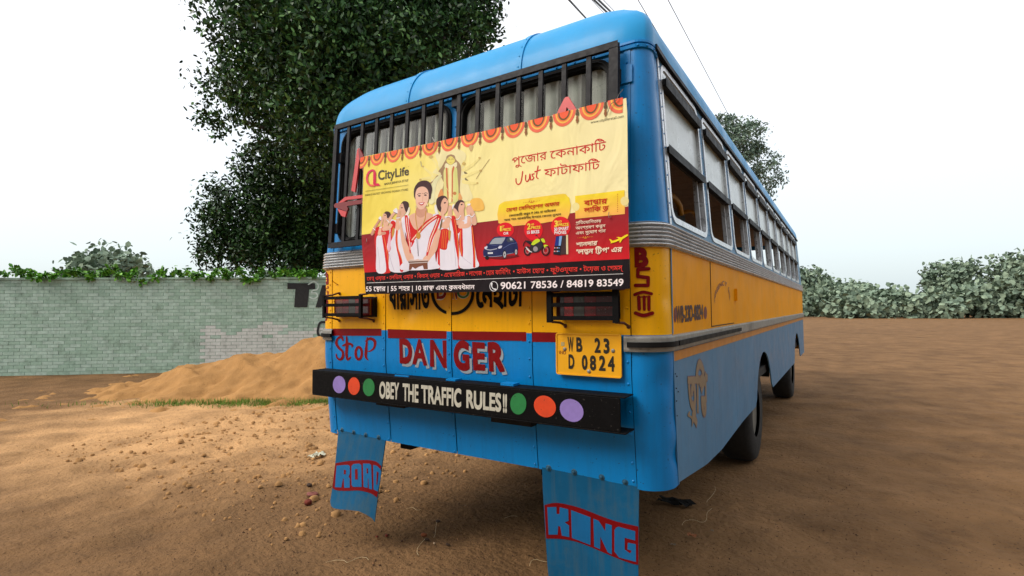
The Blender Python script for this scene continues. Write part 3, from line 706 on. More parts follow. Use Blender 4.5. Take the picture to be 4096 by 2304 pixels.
# small crumple at the right rear roof corner
V = np.array(V); dd = np.exp(-((V[:, 0]-2.22)**2+(V[:, 1]-.14)**2+(V[:, 2]-2.83)**2)/.05**2); V[:, 2] -= .014*dd
dd = np.exp(-((V[:, 0]-2.28)**2+(V[:, 1]-.18)**2+(V[:, 2]-2.79)**2)/.03**2); V[:, 2] -= .012*dd
Fc = [(j*n+i, j*n+i+1, j*n+n+i+1, j*n+n+i) for j in range(len(tt)-1) for i in range(n-1)]
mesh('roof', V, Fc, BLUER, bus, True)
for xs in (.80, 1.64):
    V = []; Fc = []; L_ = []
    for t in np.linspace(0, .93, 26):
        xf = (1-t**NE)**(1/NE)
        for dx in (-.017, .017):
            xo = (xs+dx-xc)/xf+xc
            p = Vector(roofpt(body(xo, zr0, .003), t)); q = Vector((p.x, .6, 2.2)); nrm = (p-q).normalized(); nrm.x = 0
            V.append(p+nrm*.004)
    for k in range(25): Fc.append((2*k, 2*k+1, 2*k+3, 2*k+2))
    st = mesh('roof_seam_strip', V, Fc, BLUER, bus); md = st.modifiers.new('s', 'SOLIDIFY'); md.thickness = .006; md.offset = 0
    mr_ = MB()
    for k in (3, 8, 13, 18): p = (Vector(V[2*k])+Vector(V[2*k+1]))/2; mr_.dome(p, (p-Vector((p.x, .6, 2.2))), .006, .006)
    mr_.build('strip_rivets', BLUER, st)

# front end, floor, inside
mbx = MB(); mbx.box((.02, LEN-.03, .5), (W-.02, LEN, 1.7)); mbx.build('front_panel', YEL, bus)
mbx = MB(); mbx.box((.1, LEN-.03, 1.7), (.2, LEN, 2.58)).box((W-.2, LEN-.03, 1.7), (W-.1, LEN, 2.58)).box((.1, LEN-.03, 2.45), (W-.1, LEN, 2.6)); mbx.build('windscreen_frame', BLUE, bus)
mbx = MB(); mbx.box((.04, .12, .62), (W-.04, LEN-.05, .70)); mbx.build('floor', DARK, bus)
mbx = MB()
for x in (.65, 1.7): mbx.box((x, .15, .42), (x+.09, LEN-.2, .62))
for y in (.5, 1.6, 2.95, 4.5, 6, 7.4): mbx.box((.1, y, .48), (W-.1, y+.08, .615))
mbx.build('chassis', DARK, bus)
for a_, b_, n_ in (((.25, 1.0, .47), (1.0, 1.9, .6), 'shade_box_left'), ((1.35, .75, .45), (2.2, 2.1, .6), 'shade_box_right'), ((.7, 2.1, .3), (1.9, 2.7, .6), 'shade_box_front')): q = MB(); q.box(a_, b_); bevel(q.build(n_, DARK, bus), .06, 3)  # unseen boxes added under the floor to darken the ground beneath the bus
mbx = MB(); mbx.box((.35, 3.22, .2), (2.05, 3.38, .34)); mbx.box((.35, 7.32, .2), (2.05, 7.48, .34)); mbx.build('axles', DARK, bus)
TY = mat('tyre', (30, 29, 28), .85, var=.2, bump=.003, bscale=40)
def wheel(x, y, wd_):
    V = []; prof_ = [(.24, 0), (.44, 0), (.475, .04), (.48, wd_/2), (.475, wd_-.04), (.44, wd_), (.24, wd_)]; N = 32; Fc = []
    for i in range(N):
        a = 2*math.pi*i/N
        for r_, o in prof_: V.append((x+o, y+r_*math.cos(a), ZG+.475+r_*math.sin(a)))
    k = len(prof_)
    for i in range(N):
        for j in range(k-1): a = i*k+j; b = ((i+1) % N)*k+j; Fc.append((a, b, b+1, a+1))
    t = mesh('wheel', V, Fc, TY, bus, True)
    q = MB(); q.tube([(x+.03, y, ZG+.475), (x+wd_-.03, y, ZG+.475)], .245, 24); q.build('rim', mat('rim_grey', (110, 108, 100), .6, dirt=.5), t)
for y in (3.3, 7.4):
    for x in (.08, W-.36): wheel(x, y, .28)
for i in range(30):
    y = .14+i*.295; mbx = MB(); mbx.box((.1, y, 2.53), (W-.1, y+.285, 2.545)); mbx.build('ceiling_plank', PLNK, bus)
for i in range(10):
    for xs in (.15, 1.35):
        y = .42+i*.86; mbx = MB(); mbx.box((xs, y, .72), (xs+.92, y+.42, 1.15)); mbx.box((xs, y+.02, 1.15), (xs+.92, y+.10, 1.80)); st = bevel(mbx.build('seat', mat('seat_black', (32, 32, 34), .6), bus), .02, 3)
        q = MB(); q.tube([(xs+.04, y+.06, 1.5), (xs+.04, y+.06, 1.83), (xs+.12, y+.06, 1.92), (xs+.8, y+.06, 1.92), (xs+.88, y+.06, 1.83), (xs+.88, y+.06, 1.5)], .016, 8); q.build('seat_rail', RAILY, st, True)
def xpl(k, pts, x0): return [Vector(CAM+ray(*p)*(x0-CAM[0])/ray(*p)[0]) for p in px(k, pts)]
P_ = xpl(4, [(1330, 482), (1375, 495), (1415, 520), (1445, 555), (1468, 600), (1478, 680)], 2.2); mbx = MB(); mbx.tube(P_, .020, 10); mbx.build('handrail', RAILY, bus, True)
P_ = xpl(4, [(1500, 655), (1560, 645), (1600, 660), (1618, 700)], 1.9); mbx = MB(); mbx.tube(P_, .018, 10); mbx.build('handrail', RAILY, bus, True)
P_ = xpl(4, [(1385, 605), (1508, 598)], 2.12); mbx = MB(); mbx.box((1.75, P_[0].y, 1.2), (2.13, P_[1].y, P_[0].z)); bevel(mbx.build('seat', mat('seat_black', (32, 32, 34), .6), bus), .02, 3)

# ---- rear window grille
def gb(mb, x0, x1, z0, z1, o0=.042, o1=.066): sbox(mb, x0, x1, z0, z1, o0, o1)
mbx = MB(); gb(mbx, .185, 2.236, 2.556, 2.584); gb(mbx, .185, .212, 1.765, 2.555); gb(mbx, 2.196, 2.236, 1.765, 2.555, .036); gb(mbx, .185, 2.236, 1.735, 1.765)
gr = bevel(mbx.build('window_grille', BLK, bus), .003, 2)
for k in range(1, 15):
    x = .186+.1356*k; mbx = MB(); gb(mbx, x-.0095, x+.0095, 1.766, 2.555, .046, .060); bevel(mbx.build('rod', BLK, gr), .003, 2)
for (x, z, wd_) in ((.19, 2.36, .05), (.19, 1.87, .05), (1.205, 2.53, .045), (2.2, 2.43, .036)):
    mbx = MB(); sbox(mbx, x, x+wd_, z-.035, z+.03, 0, .044); mbx.build('bracket', BLK, gr)
mbx = MB(); sbox(mbx, 2.236, 2.285, 2.395, 2.475, .004, .012); bevel(mbx.build('bracket_plate', BLUE, gr), .006, 2)

# ---- tail lights behind their cages
LENS = [mat('lens_%s' % n_, c, .2, var=.12, vscale=30, coat=.5, streak=.3, dirt_rgb=(70, 40, 36)) for n_, c in (('amber', (134, 54, 20)), ('red', (130, 12, 16)), ('grey', (80, 76, 68)), ('dark_red', (84, 18, 20)), ('bright_red', (186, 22, 26)), ('smoke', (70, 30, 26)))]
def taillight(x0, x1, z0, z1, segs, cage):
    mb = MB(); sbox(mb, x0-.004, x1+.005, z0-.006, z1+.006, 0, .030); hb = bevel(mb.build('tail_light', RUB, bus), .006, 2)
    x = x0
    for f, mm in segs:
        xe = x0+(x1-x0)*f; mb = MB(); sbox(mb, x+.0005, xe-.0005, z0, z1, .02, .052); bevel(mb.build('lens', LENS[mm], hb), .0015, 2); x = xe
    cx0, cx1, cz0, cz1, wv = cage
    P = lambda x, z, o: Vector(body(x, z, o))
    mb = MB()
    for x in (cx0, cx1-wv): sbox(mb, x, x+wv, cz0, cz1, .080, .098)
    zs_ = (cz0+.012, (cz0+cz1)/2+.002, cz1-.024)
    for z in zs_: sbox(mb, cx0+wv, cx1-wv, z, z+.014, .082, .096)
    cg = bevel(mb.build('light_cage', BLKB, bus), .003, 2)
    mb = MB()
    for x in (cx0+.05, cx1+.015):
        for z, dz in ((cz0, -.018), (cz1, .02)):
            mb.tube([P(x-.03, z, .088), P(x, z+dz*.2, .06), P(x, z+dz, .006)], .006, 8); mb.dome(P(x, z+dz-.004, .003), body(x, z, 1)-body(x, z, 0), .011, .006)
    mb.build('cage_foot', mat('rusty_bracket', (92, 52, 34), .7, var=.3, vscale=40), cg, True)['kind'] = 'stuff'
taillight(.245, .585, 1.283, 1.388, ((.24, 0), (.42, 1), (.60, 2), (.78, 1), (1, 3)), (.185, .553, 1.268, 1.413, .014))
taillight(1.915, 2.215, 1.276, 1.377, ((.14, 5), (.31, 4), (.50, 2), (.70, 1), (1, 3)), (1.887, 2.25, 1.250, 1.397, .022))

# ---- bumper: a black channel across the tail
yb_ = -.115
bm_ = MB(); bm_.box((.105, yb_, .765), (2.262, yb_+.008, .915)); bm_.box((.105, yb_, .9152), (2.285, yb_+.11, .922)); bm_.box((.105, yb_, .757), (2.285, yb_+.11, .7648))
bmp = bevel(bm_.build('bumper', BLKB, bus), .003, 2)
for a_, b_, n_ in (((.5, yb_+.01, .78), (.62, .06, .9), 'bumper_arm'), ((1.75, yb_+.01, .78), (1.87, .06, .9), 'bumper_arm'), ((.62, -.03, .725), (.86, .05, .757), 'tow_bracket'), ((1.5, -.03, .715), (1.75, .05, .757), 'tow_bracket')): q = MB(); q.box(a_, b_); q.build(n_, DARK, bmp)
for a_, b_ in (((.84, yb_+.03, .9225), (.95, yb_+.04, .930)), ((1.235, yb_+.03, .9225), (1.30, yb_+.09, .932)), ((1.60, yb_+.03, .9225), (1.68, yb_+.09, .934))): q = MB(); q.box(a_, b_); q.build('top_bracket', BLUE, bmp)
bsurf = lambda u, v, off: np.stack(np.broadcast_arrays(np.asarray(u, float), yb_-off+0*np.asarray(u, float), np.asarray(v, float)), -1)
PW = mat('lettering_offwhite', (190, 186, 170), .7, var=.12, vscale=30, speck=.5, speck_rgb=(110, 106, 96), speck_scale=150)
def bd(loops, m_, name): return decal(loops, bsurf, (1.2, .85), .002, m_, name, bmp)
PUR = mat('paint_lilac', (142, 120, 190), .6, var=.1, vscale=20, speck=.3); OR_ = mat('paint_orange', (218, 66, 20), .6, var=.1, vscale=20, speck=.3); GRN = mat('paint_green', (28, 122, 60), .6, var=.1, vscale=20, speck=.3)
for k, c, rx, ry, mm in ((5, (318, 992), 57, 78, PUR), (5, (452, 1006), 53, 80, OR_), (5, (586, 1017), 53, 80, GRN), (5, (1940, 1166), 73, 97, GRN)):
    bd([ccw(px(k, ell(*c, rx, ry, 28)))], mm, 'painted_disc')
bd([ccw(px(6, ell(248, 1190, 106, 92, 28, .75)))], OR_, 'painted_disc'); bd([ccw(px(6, ell(490, 1226, 115, 96, 28, .7)))], PUR, 'painted_disc')
def words(lst, k, surf, guess, off, m_, name, parent, bold):
    for s, BL, BR, TR, TL in lst:
        q = px(k, [BL, BR, TR, TL]); decal(textloops(s, *q, bold=bold), surf, guess, off, m_, name, parent)
words([('OBEY', (680, 1108), (858, 1122), (862, 985), (682, 975)), ('THE', (893, 1132), (1035, 1150), (1037, 1002), (893, 990)), ('TRAFFIC', (1062, 1152), (1423, 1190), (1425, 1042), (1060, 1005)),
       ('RULES', (1470, 1196), (1785, 1232), (1787, 1085), (1470, 1050)), ('!!', (1802, 1236), (1836, 1240), (1838, 1092), (1800, 1088))], 5, bsurf, (1.2, .85), .002, PW, 'painted_lettering', bmp, .045)

# ---- painting on the tail
bg_ = (1.0, 1.1)
_bc = [0]
def bdec(loops, m_, name, off=.0025, g_=bg_): _bc[0] = (_bc[0]+1) % 9; return decal(loops, body, g_, off-.0012+_bc[0]*.00012, m_, name, bus)
for k, q in ((5, [(254, 485), (728, 486), (729, 551), (256, 549)]), (5, [(757, 489), (1302, 508), (1302, 577), (759, 570)]), (5, [(1342, 508), (2072, 517), (2072, 597), (1345, 585)])):
    bdec([ccw(px(k, q))], RED, 'red_stripe')
bdec([ccw(px(6, [(40, 517), (86, 517), (84, 600), (40, 600)]))], RED, 'red_stripe'); bdec([ccw(px(6, [(128, 516), (362, 520), (362, 608), (130, 605)]))], RED, 'red_stripe')
k = 5
for L_, wd_ in (([(352, 590), (338, 562), (305, 575), (293, 622), (318, 662), (350, 695), (350, 740), (328, 765), (300, 750), (290, 715)], [16, 26, 18, 24, 24, 20, 26, 22, 14, 10]),
                ([(385, 560), (388, 640), (384, 720), (395, 765), (422, 742)], [14, 28, 24, 20, 9]), ([(350, 640), (395, 622), (434, 632), (432, 655)], [12, 24, 20, 6]),
                ([(572, 566), (562, 680), (560, 740), (580, 770)], [12, 28, 24, 7]), ([(556, 600), (600, 575), (640, 600), (636, 655), (600, 688), (572, 688)], [9, 26, 28, 20, 12, 6])):
    bdec(stroke(px(k, L_), list(np.array(wd_)*.4418) if isinstance(wd_, list) else wd_*.4418), RED, 'painted_lettering')
bdec(stroke(px(k, ell(495, 708, 28, 55, 14)), 23*.4418, closed=True), RED, 'painted_lettering')
SHD = mat('letter_shadow_grey', (150, 160, 168), .6, var=.1)
dg_ = [('D', (866, 785), (982, 792), (975, 598), (862, 592)), ('A', (980, 795), (1114, 808), (1105, 604), (985, 598)), ('N', (1140, 815), (1294, 826), (1290, 610), (1140, 604)),
       ('G', (1352, 835), (1500, 852), (1494, 622), (1354, 612)), ('E', (1532, 848), (1640, 853), (1638, 630), (1522, 622)), ('R', (1675, 858), (1818, 864), (1812, 634), (1662, 626))]
for s, *Q in dg_:
    q = px(5, Q); L_ = textloops(s, *q, bold=.06)
    bdec(L_, RED, 'painted_lettering', .004)
    sh = [l+np.array([10.5, 13.5]) for l in textloops(s, *q, bold=.045)]
    bdec(sh, SHD, 'letter_shadow', .0022)
BKP = mat('black_sign_paint', (14, 11, 8), .6, spec=.1, var=.1)
q = px(5, [(768, 300), (1140, 305), (1140, 92), (764, 85)]); bdec(textloops('বারাসাত', *q, bold=.045), BKP, 'painted_lettering')
q = px(5, [(1545, 285), (1985, 275), (1990, 60), (1540, 70)]); bdec(textloops('ৈনহাটী', *q, bold=.045), BKP, 'painted_lettering')
bdec(stroke(px(5, ell(1345, 162, 182, 187, 30)), 28*.4418, closed=True), BKP, 'painted_ring')
q = px(5, [(1200, 212), (1290, 212), (1290, 95), (1200, 95)]); WSP = mat('white_sign_paint', (216, 210, 196), .5)
bdec(textloops('D', *q, bold=.10), WSP, 'painted_lettering', .0025); bdec(textloops('D', *q, bold=.04), RED, 'painted_lettering', .0040)
q = px(5, [(1345, 212), (1385, 212), (1385, 95), (1345, 95)]); bdec(textloops('N', *q, bold=.08), WSP, 'painted_lettering', .0025); bdec(textloops('N', *q, bold=.03), RED, 'painted_lettering', .0040)
bdec(stroke(px(5, ell(1440, 160, 46, 42, 16)), 28*.4418, closed=True), WSP, 'painted_lettering', .0025); bdec(stroke(px(5, ell(1440, 160, 46, 42, 16)), 16*.4418, closed=True), GRN, 'painted_lettering', .0040)
# corner letters, right and left
gR = (2.36, 1.45)
q = px(4, [(1060, 1142), (1187, 1140), (1185, 990), (1056, 990)]); bdec(textloops('B', *q, bold=.07), RED, 'painted_lettering', .003, gR)
bdec(stroke(px(4, [(1190, 1165), (1090, 1172), (1088, 1235), (1184, 1246), (1182, 1316), (1068, 1316)]), 33*.4418, False), RED, 'painted_lettering', .003, gR)
for L_, wd_ in (([(1060, 178), (1135, 155), (1214, 170)], 28), ([(1098, 200), (1102, 308)], 34), ([(1146, 198), (1148, 312)], 28), ([(1190, 200), (1190, 312)], 30), ([(1068, 345), (1140, 366), (1222, 345)], 34), ([(1090, 200), (1200, 196)], 12)):
    bdec(stroke(px(6, L_), wd_*.4418, True), RED, 'painted_lettering', .003, gR)
gL = (.08, 1.4)
q = px(3, [(176, 1306), (226, 1300), (222, 1205), (174, 1200)]); bdec(textloops('B', *q, bold=.05), RED, 'painted_lettering', .003, gL)
bdec(stroke(px(3, [(220, 1330), (184, 1335), (184, 1368), (218, 1376), (216, 1412), (186, 1416)]), 6, False), RED, 'painted_lettering', .003, gL)
for L_ in ([(186, 225), (188, 370)], [(207, 225), (208, 370)], [(176, 412), (196, 410), (204, 392)]): bdec(stroke(px(5, L_), 6, True), RED, 'painted_lettering', .003, gL)
# side writing
gS = (SL(.6), 1.3)
MAR = mat('maroon_sign_paint', (112, 34, 26), .5, var=.15)
q = px(6, [(1440, 430), (1682, 392), (1682, 276), (1438, 290)]); decal(textloops('WB-23D-0824', *q, bold=.05), body, gS, .002, mat('dark_sign_paint', (62, 26, 22), .5), 'painted_lettering', bus)
for c, rx, ry in (((1430, 360), 12, 70), ((1702, 342), 14, 58)): decal([ccw(px(6, ell(*c, rx, ry)))], body, gS, .002, MAR, 'painted_dot', bus)
arc = smoothc(px(6, [(1788, 262), (1795, 190), (1830, 118), (1872, 92), (1905, 130), (1920, 235)]), 8, False); txt = 'EMERGENCY GATE'
seg = np.concatenate([[0], np.cumsum(np.hypot(*np.diff(arc, axis=0).T))])
for i, ch in enumerate(txt):
    if ch == ' ': continue
    t0, t1 = (i+.08)/len(txt)*seg[-1], (i+.92)/len(txt)*seg[-1]
    a = np.array([np.interp(t0, seg, arc[:, 0]), np.interp(t0, seg, arc[:, 1])]); b = np.array([np.interp(t1, seg, arc[:, 0]), np.interp(t1, seg, arc[:, 1])])
    d = (b-a)/np.hypot(*(b-a)); up_ = np.array([d[1], -d[0]])*9; up_ = up_*.3+np.array([0, -1])*14
    decal(textloops(ch, a, b, b+up_, a+up_, bold=.03), body, (SL(1.4), 1.4), .002, MAR, 'painted_lettering', bus)
FD = mat('faded_sand_paint', (136, 118, 96), .5, var=.12); FDR = mat('faded_red_paint', (108, 90, 104), .5)
q = px(6, [(1545, 1225), (1722, 1235), (1722, 905), (1540, 915)])
decal(textloops('তৃি[প|ত]', *q, bold=.07), body, (SL(.6), .9), .0015, FDR, 'faded_lettering', bus); decal(textloops('তৃি[প|ত]', *q, bold=.045), body, (SL(.6), .9), .0027, FD, 'faded_lettering', bus)
decal(stroke(px(6, [(1560, 1240), (1550, 1270), (1585, 1300), (1580, 1375)]), [6, 9, 8, 1]), body, (SL(.6), .8), .0029, FD, 'faded_lettering', bus)

# ---- number plate
PLT = mat('plate_yellow', (238, 170, 14), .45, var=.05, bump=.0006, bscale=30)
pl_o = [(1.893, .990), (2.235, .990), (2.235, 1.194), (1.893, 1.194)]
pl = solid([rrect(1.893, .990, 2.235, 1.194, .012)], lambda a, b, d: np.stack([a, -.020+0*a+d, b], -1), .004, PLT, 'number_plate', bus)
q = solid([rrect(1.893, .990, 2.235, 1.194, .012), rrect(1.899, .996, 2.229, 1.188, .009)[::-1]], lambda a, b, d: np.stack([a, -.0235+0*a+d, b], -1), .003, PLT, 'raised_rim', pl)
q = MB(); q.box((1.9, -.0158, 1.0), (2.23, .0, 1.18)); q.build('mounting', DARK, pl)
psurf = lambda u, v, off: np.stack(np.broadcast_arrays(np.asarray(u, float), -.020-off+0*np.asarray(u, float), np.asarray(v, float)), -1)
PB = mat('plate_black', (30, 26, 16), .5, var=.3, vscale=60)
def pw(s, BL, BR, TR, TL, b=.045, mm=PB):
    q = px(6, [BL, BR, TR, TL]); o = decal(textloops(s, *q, bold=b), psurf, (2., 1.1), .0015, mm, 'raised_character', pl); return o
for s, *Q in (('W', (456, 684), (508, 688), (506, 572), (453, 568)), ('B', (533, 688), (588, 690), (585, 575), (531, 572)), ('2', (697, 698), (752, 700), (750, 582), (695, 580)), ('3', (778, 702), (834, 705), (832, 586), (776, 583)),
              ('D', (462, 842), (516, 845), (513, 729), (461, 726)), ('0', (582, 850), (634, 852), (632, 736), (580, 733)), ('8', (655, 855), (712, 858), (710, 740), (653, 737)), ('2', (736, 860), (796, 864), (795, 742), (737, 739)), ('4', (818, 866), (880, 870), (878, 746), (816, 742))): pw(s, *Q)
pw('IND', (378, 713), (437, 719), (437, 689), (378, 684), .0, mat('plate_maroon', (120, 40, 20), .5))
decal([ccw(px(6, [(394, 607), (425, 607), (425, 642), (394, 642)]))], psurf, (2., 1.1), .001, mat('hologram_grey', (176, 160, 110), .3), 'hologram', pl)
q = MB()
for c in ((428, 670), (865, 686), (647, 872)):
    u, v = inverse(psurf, px(6, [c]), (2., 1.1), .0); q.dome((u[0], -.020, v[0]), (0, -1, 0), .010, .006, 10)
q.build('plate_bolts', ALUD, pl)

# ---- mud flaps
def flapL(u, v, off=0.):
    u = np.asarray(u, float); t = np.clip((.49-np.asarray(v, float))/.52, 0, 1.2)
    return np.stack(np.broadcast_arrays(u, .050-.13*t+.05*t*np.clip((u-.42)/.2, 0, 1)**2-off, np.asarray(v, float)), -1)
def flapR(u, v, off=0.):
    u = np.asarray(u, float); t = np.clip((.49-np.asarray(v, float))/.52, 0, 1.3)
    return np.stack(np.broadcast_arrays(u, .050+.02*t+.012*t*np.sin((u-1.77)*9)-off, np.asarray(v, float)), -1)
def flap(outline, k, surf, guess):
    o = decal([ccw(px(k, outline))], surf, guess, 0., BLUET, 'mud_flap', bus, gs=14); md = o.modifiers.new('s', 'SOLIDIFY'); md.thickness = .007; md.offset = 0; return o
fl = flap([(335, 140), (785, 245), (760, 420), (740, 560), (715, 740), (692, 920), (680, 1025), (655, 990), (600, 955), (530, 922), (450, 912), (350, 905), (285, 893), (262, 870), (255, 830), (285, 640), (310, 400), (328, 220)], 7, flapL, (.4, .2))
BL2 = mat('flap_letter_blue', (22, 98, 150), .6, spec=.15, var=.08, streak=.15)
decal([ccw(px(7, list(smoothc([(302, 462), (440, 440), (600, 432), (690, 447), (741, 490)], 4, False))+[(725, 640), (700, 790)]+list(smoothc([(694, 788), (640, 752), (530, 725), (400, 728), (310, 722), (272, 700)], 4, False))+[(285, 580)]))], flapL, (.4, .2), .0055, REDF, 'painted_band', fl, gs=20)
for P_ in ([(312, 486), (378, 480), (420, 478), (439, 488), (441, 560), (428, 592), (440, 610), (438, 697), (385, 697), (382, 610), (374, 610), (358, 695), (296, 692)], [(455, 490), (475, 470), (530, 465), (550, 480), (553, 690), (470, 690), (456, 672)],
           [(566, 466), (628, 466), (644, 480), (653, 715), (622, 705), (618, 610), (612, 610), (612, 700), (571, 690)], [(664, 478), (700, 488), (728, 515), (741, 540), (732, 620), (708, 735), (668, 716)]):
    decal([ccw(px(7, P_))], flapL, (.4, .2), .007, BL2, 'painted_lettering', fl, gs=20)
for P_ in ([(383, 525), (402, 530), (400, 568), (382, 568)], [(488, 520), (512, 518), (515, 618), (490, 620)], [(600, 510), (612, 512), (614, 560), (601, 560)], [(698, 540), (715, 552), (702, 670), (694, 665)]):
    decal([ccw(px(7, P_))], flapL, (.4, .2), .0085, REDF, 'painted_band', fl)
fr_ = flap([(238, 500), (1168, 690), (1163, 1000), (1160, 1449), (1160, 1640), (310, 1640), (290, 1449), (262, 1000), (245, 700)], 8, flapR, (2., .2))
decal([ccw(px(8, list(smoothc([(258, 865), (340, 845), (430, 850), (600, 892), (800, 970), (960, 1025), (1160, 1070)], 4, False))+list(smoothc([(1160, 1438), (1080, 1420), (920, 1360), (700, 1265), (560, 1215), (430, 1190), (275, 1185)], 4, False))))], flapR, (2., .2), .0055, REDF, 'painted_band', fr_, gs=20)
for P_ in ([(285, 885), (373, 882), (375, 950), (403, 950), (405, 885), (487, 905), (490, 1015), (452, 1030), (495, 1060), (497, 1172), (425, 1158), (410, 1070), (390, 1065), (385, 1148), (298, 1148)], [(513, 912), (700, 982), (700, 1248), (522, 1180)],
           [(728, 995), (780, 1015), (842, 1115), (845, 1040), (905, 1058), (905, 1338), (865, 1318), (795, 1170), (793, 1288), (735, 1262)],
           [(930, 1105), (945, 1080), (970, 1072), (1130, 1115), (1130, 1205), (1028, 1178), (1028, 1290), (1075, 1325), (1092, 1318), (1090, 1300), (1055, 1290), (1058, 1225), (1135, 1240), (1137, 1410), (975, 1368), (930, 1312)]):
    decal([ccw(px(8, P_))], flapR, (2., .2), .007, BL2, 'painted_lettering', fr_, gs=20)
for k, cs, f_ in ((7, ((365, 143), (478, 168), (592, 193), (715, 216)), fl), (8, ((300, 510), (545, 548), (810, 595), (1035, 640)), fr_)):
    q = MB()
    for c in cs:
        u, v = inverse(body, px(k, [c]), (1., .5), .0); p = body(u[0], v[0], .001); nn = body(u[0], v[0], 1)-body(u[0], v[0], 0); q.dome(p, nn, .017, .003, 12); q.dome(Vector(p)+Vector(nn)*.003, nn, .009, .009, 6)
    q.build('bolts', mat('blue_bolt', (36, 84, 108), .5), f_)

# ================================================================== BANNER
def psf(u, v, off=0.):
    u = np.asarray(u, float); v = np.asarray(v, float); u, v = np.broadcast_arrays(u, v)
    y = -.126+.0789*(v-1.4) + .0012*np.sin(u*9.+v*2)+.0006*np.sin(v*13+u*3)
    return np.stack([u, y-off, v], -1)
ban = empty('advertising_banner', (1.4, -.1, 1.41), 'printed shop banner of women in red and white saris, tied over the rear window grille', 'banner')
PG = (1.4, 1.85); GS = 16; LY = .0009
lay = [0]
def pd(loops, col, name, off=None, gs=GS):
    if isinstance(col, tuple): col = flat(col)
    if off is None: lay[0] += 1; off = .0006+lay[0]*.00002
    return decal(loops, psf, PG, off, col, name, ban, gs)
def crease(M):
    n = M.node_tree; bs = n.nodes['Principled BSDF']; g_ = n.nodes.new('ShaderNodeNewGeometry'); mp = n.nodes.new('ShaderNodeMapping'); mp.inputs['Scale'].default_value = (5, 5, 2.2); mp.inputs['Rotation'].default_value = (0, .5, 0)
    nz = n.nodes.new('ShaderNodeTexNoise'); nz.inputs['Scale'].default_value = 1; nz.inputs['Detail'].default_value = 3; nz.inputs['Distortion'].default_value = 1.2
    n.links.new(g_.outputs['Position'], mp.inputs[0]); n.links.new(mp.outputs[0], nz.inputs['Vector']); bp = n.nodes.new('ShaderNodeBump'); bp.inputs['Distance'].default_value = .013; bp.inputs['Strength'].default_value = 1
    n.links.new(nz.outputs[0], bp.inputs['Height']); n.links.new(bp.outputs[0], bs.inputs['Normal'])
def gradmat(name, stops, axis, a, b, noise_amt=.06):
    M = bpy.data.materials.new(name); M.use_nodes = True; n = M.node_tree; bs = n.nodes['Principled BSDF']; L = n.links.new; crease(M)
    g_ = n.nodes.new('ShaderNodeNewGeometry'); sx = n.nodes.new('ShaderNodeSeparateXYZ'); L(g_.outputs['Position'], sx.inputs[0])
    m_ = n.nodes.new('ShaderNodeMapRange'); L(sx.outputs[axis], m_.inputs[0]); m_.inputs[1].default_value = a; m_.inputs[2].default_value = b
    ad = n.nodes.new('ShaderNodeMath'); ad.operation = 'ADD'; nz = n.nodes.new('ShaderNodeTexNoise'); nz.inputs['Scale'].default_value = 4; L(g_.outputs['Position'], nz.inputs['Vector'])
    mm = n.nodes.new('ShaderNodeMapRange'); L(nz.outputs[0], mm.inputs[0]); mm.inputs[3].default_value = -noise_amt*3; mm.inputs[4].default_value = noise_amt*3
    L(m_.outputs[0], ad.inputs[0]); L(mm.outputs[0], ad.inputs[1])
    r_ = n.nodes.new('ShaderNodeValToRGB'); L(ad.outputs[0], r_.inputs[0]); e = r_.color_ramp.elements
    e[0].position, e[0].color = stops[0][0], lin(stops[0][1]); e[1].position, e[1].color = stops[-1][0], lin(stops[-1][1])
    for p_, c in stops[1:-1]: q = e.new(p_); q.color = lin(c)
    L(r_.outputs[0], bs.inputs['Base Color']); bs.inputs['Roughness'].default_value = .55; bs.inputs['Specular IOR Level'].default_value = .16
    return M
CREAM = gradmat('banner_cream', [(0, (232, 208, 84)), (.16, (238, 216, 96)), (.42, (244, 228, 146)), (1, (243, 230, 174))], 0, .5, 2.28)
REDG = gradmat('banner_red', [(0, (206, 18, 30)), (.45, (170, 20, 30)), (1, (134, 24, 34))], 2, 1.52, 1.80)
GOLD = gradmat('banner_gold', [(0, (246, 180, 84)), (.5, (242, 214, 40)), (1, (244, 184, 96))], 2, 1.74, 1.95)
BBLK = mat('banner_black', (24, 15, 19), .6, spec=.12, var=.06)
edge_top = px(1, [(580, 1415), (830, 1365), (1110, 1310), (1500, 1225), (1800, 1160), (2135, 1090)]).tolist()+px(2, [(500, 975), (840, 900), (1050, 850)]).tolist()
right_ = px(2, [(1060, 990)]).tolist()+px(4, [(1000, 450), (1006, 800), (1015, 1090), (1015, 1345)]).tolist()
bot = px(4, [(700, 1362), (0, 1372)]).tolist()+px(3, [(1500, 1375), (1000, 1388), (560, 1395)]).tolist()
left_ = px(3, [(552, 1330), (545, 1200), (528, 1000), (522, 900), (522, 850), (530, 560), (538, 300)]).tolist()
outl = ccw(np.array(edge_top+right_+bot+left_))
sh = decal([outl], psf, PG, 0., CREAM, 'sheet', ban, 16); md = sh.modifiers.new('s', 'SOLIDIFY'); md.thickness = .0012; md.offset = -1
redp = px(3, [(522, 858), (600, 848), (900, 820), (1570, 748)]).tolist()+px('D', [(380, 600), (900, 545), (1640, 480)]).tolist()+px(4, [(530, 655), (975, 605), (1004, 601), (1006, 800), (1015, 1080), (500, 1103), (0, 1131)]).tolist()+px(3, [(1600, 1148), (1000, 1175), (547, 1203), (545, 1190), (528, 1000), (522, 900)]).tolist()
pd([ccw(np.array(redp))], REDG, 'printed_panel')
blk = px(3, [(547, 1200), (1000, 1172), (1600, 1145)]).tolist()+px(4, [(0, 1128), (500, 1100), (1015, 1076), (1016, 1346), (700, 1363), (0, 1373)]).tolist()+px(3, [(1500, 1376), (1000, 1389), (560, 1396), (552, 1330)]).tolist()
pd([ccw(np.array(blk))], BBLK, 'printed_panel')
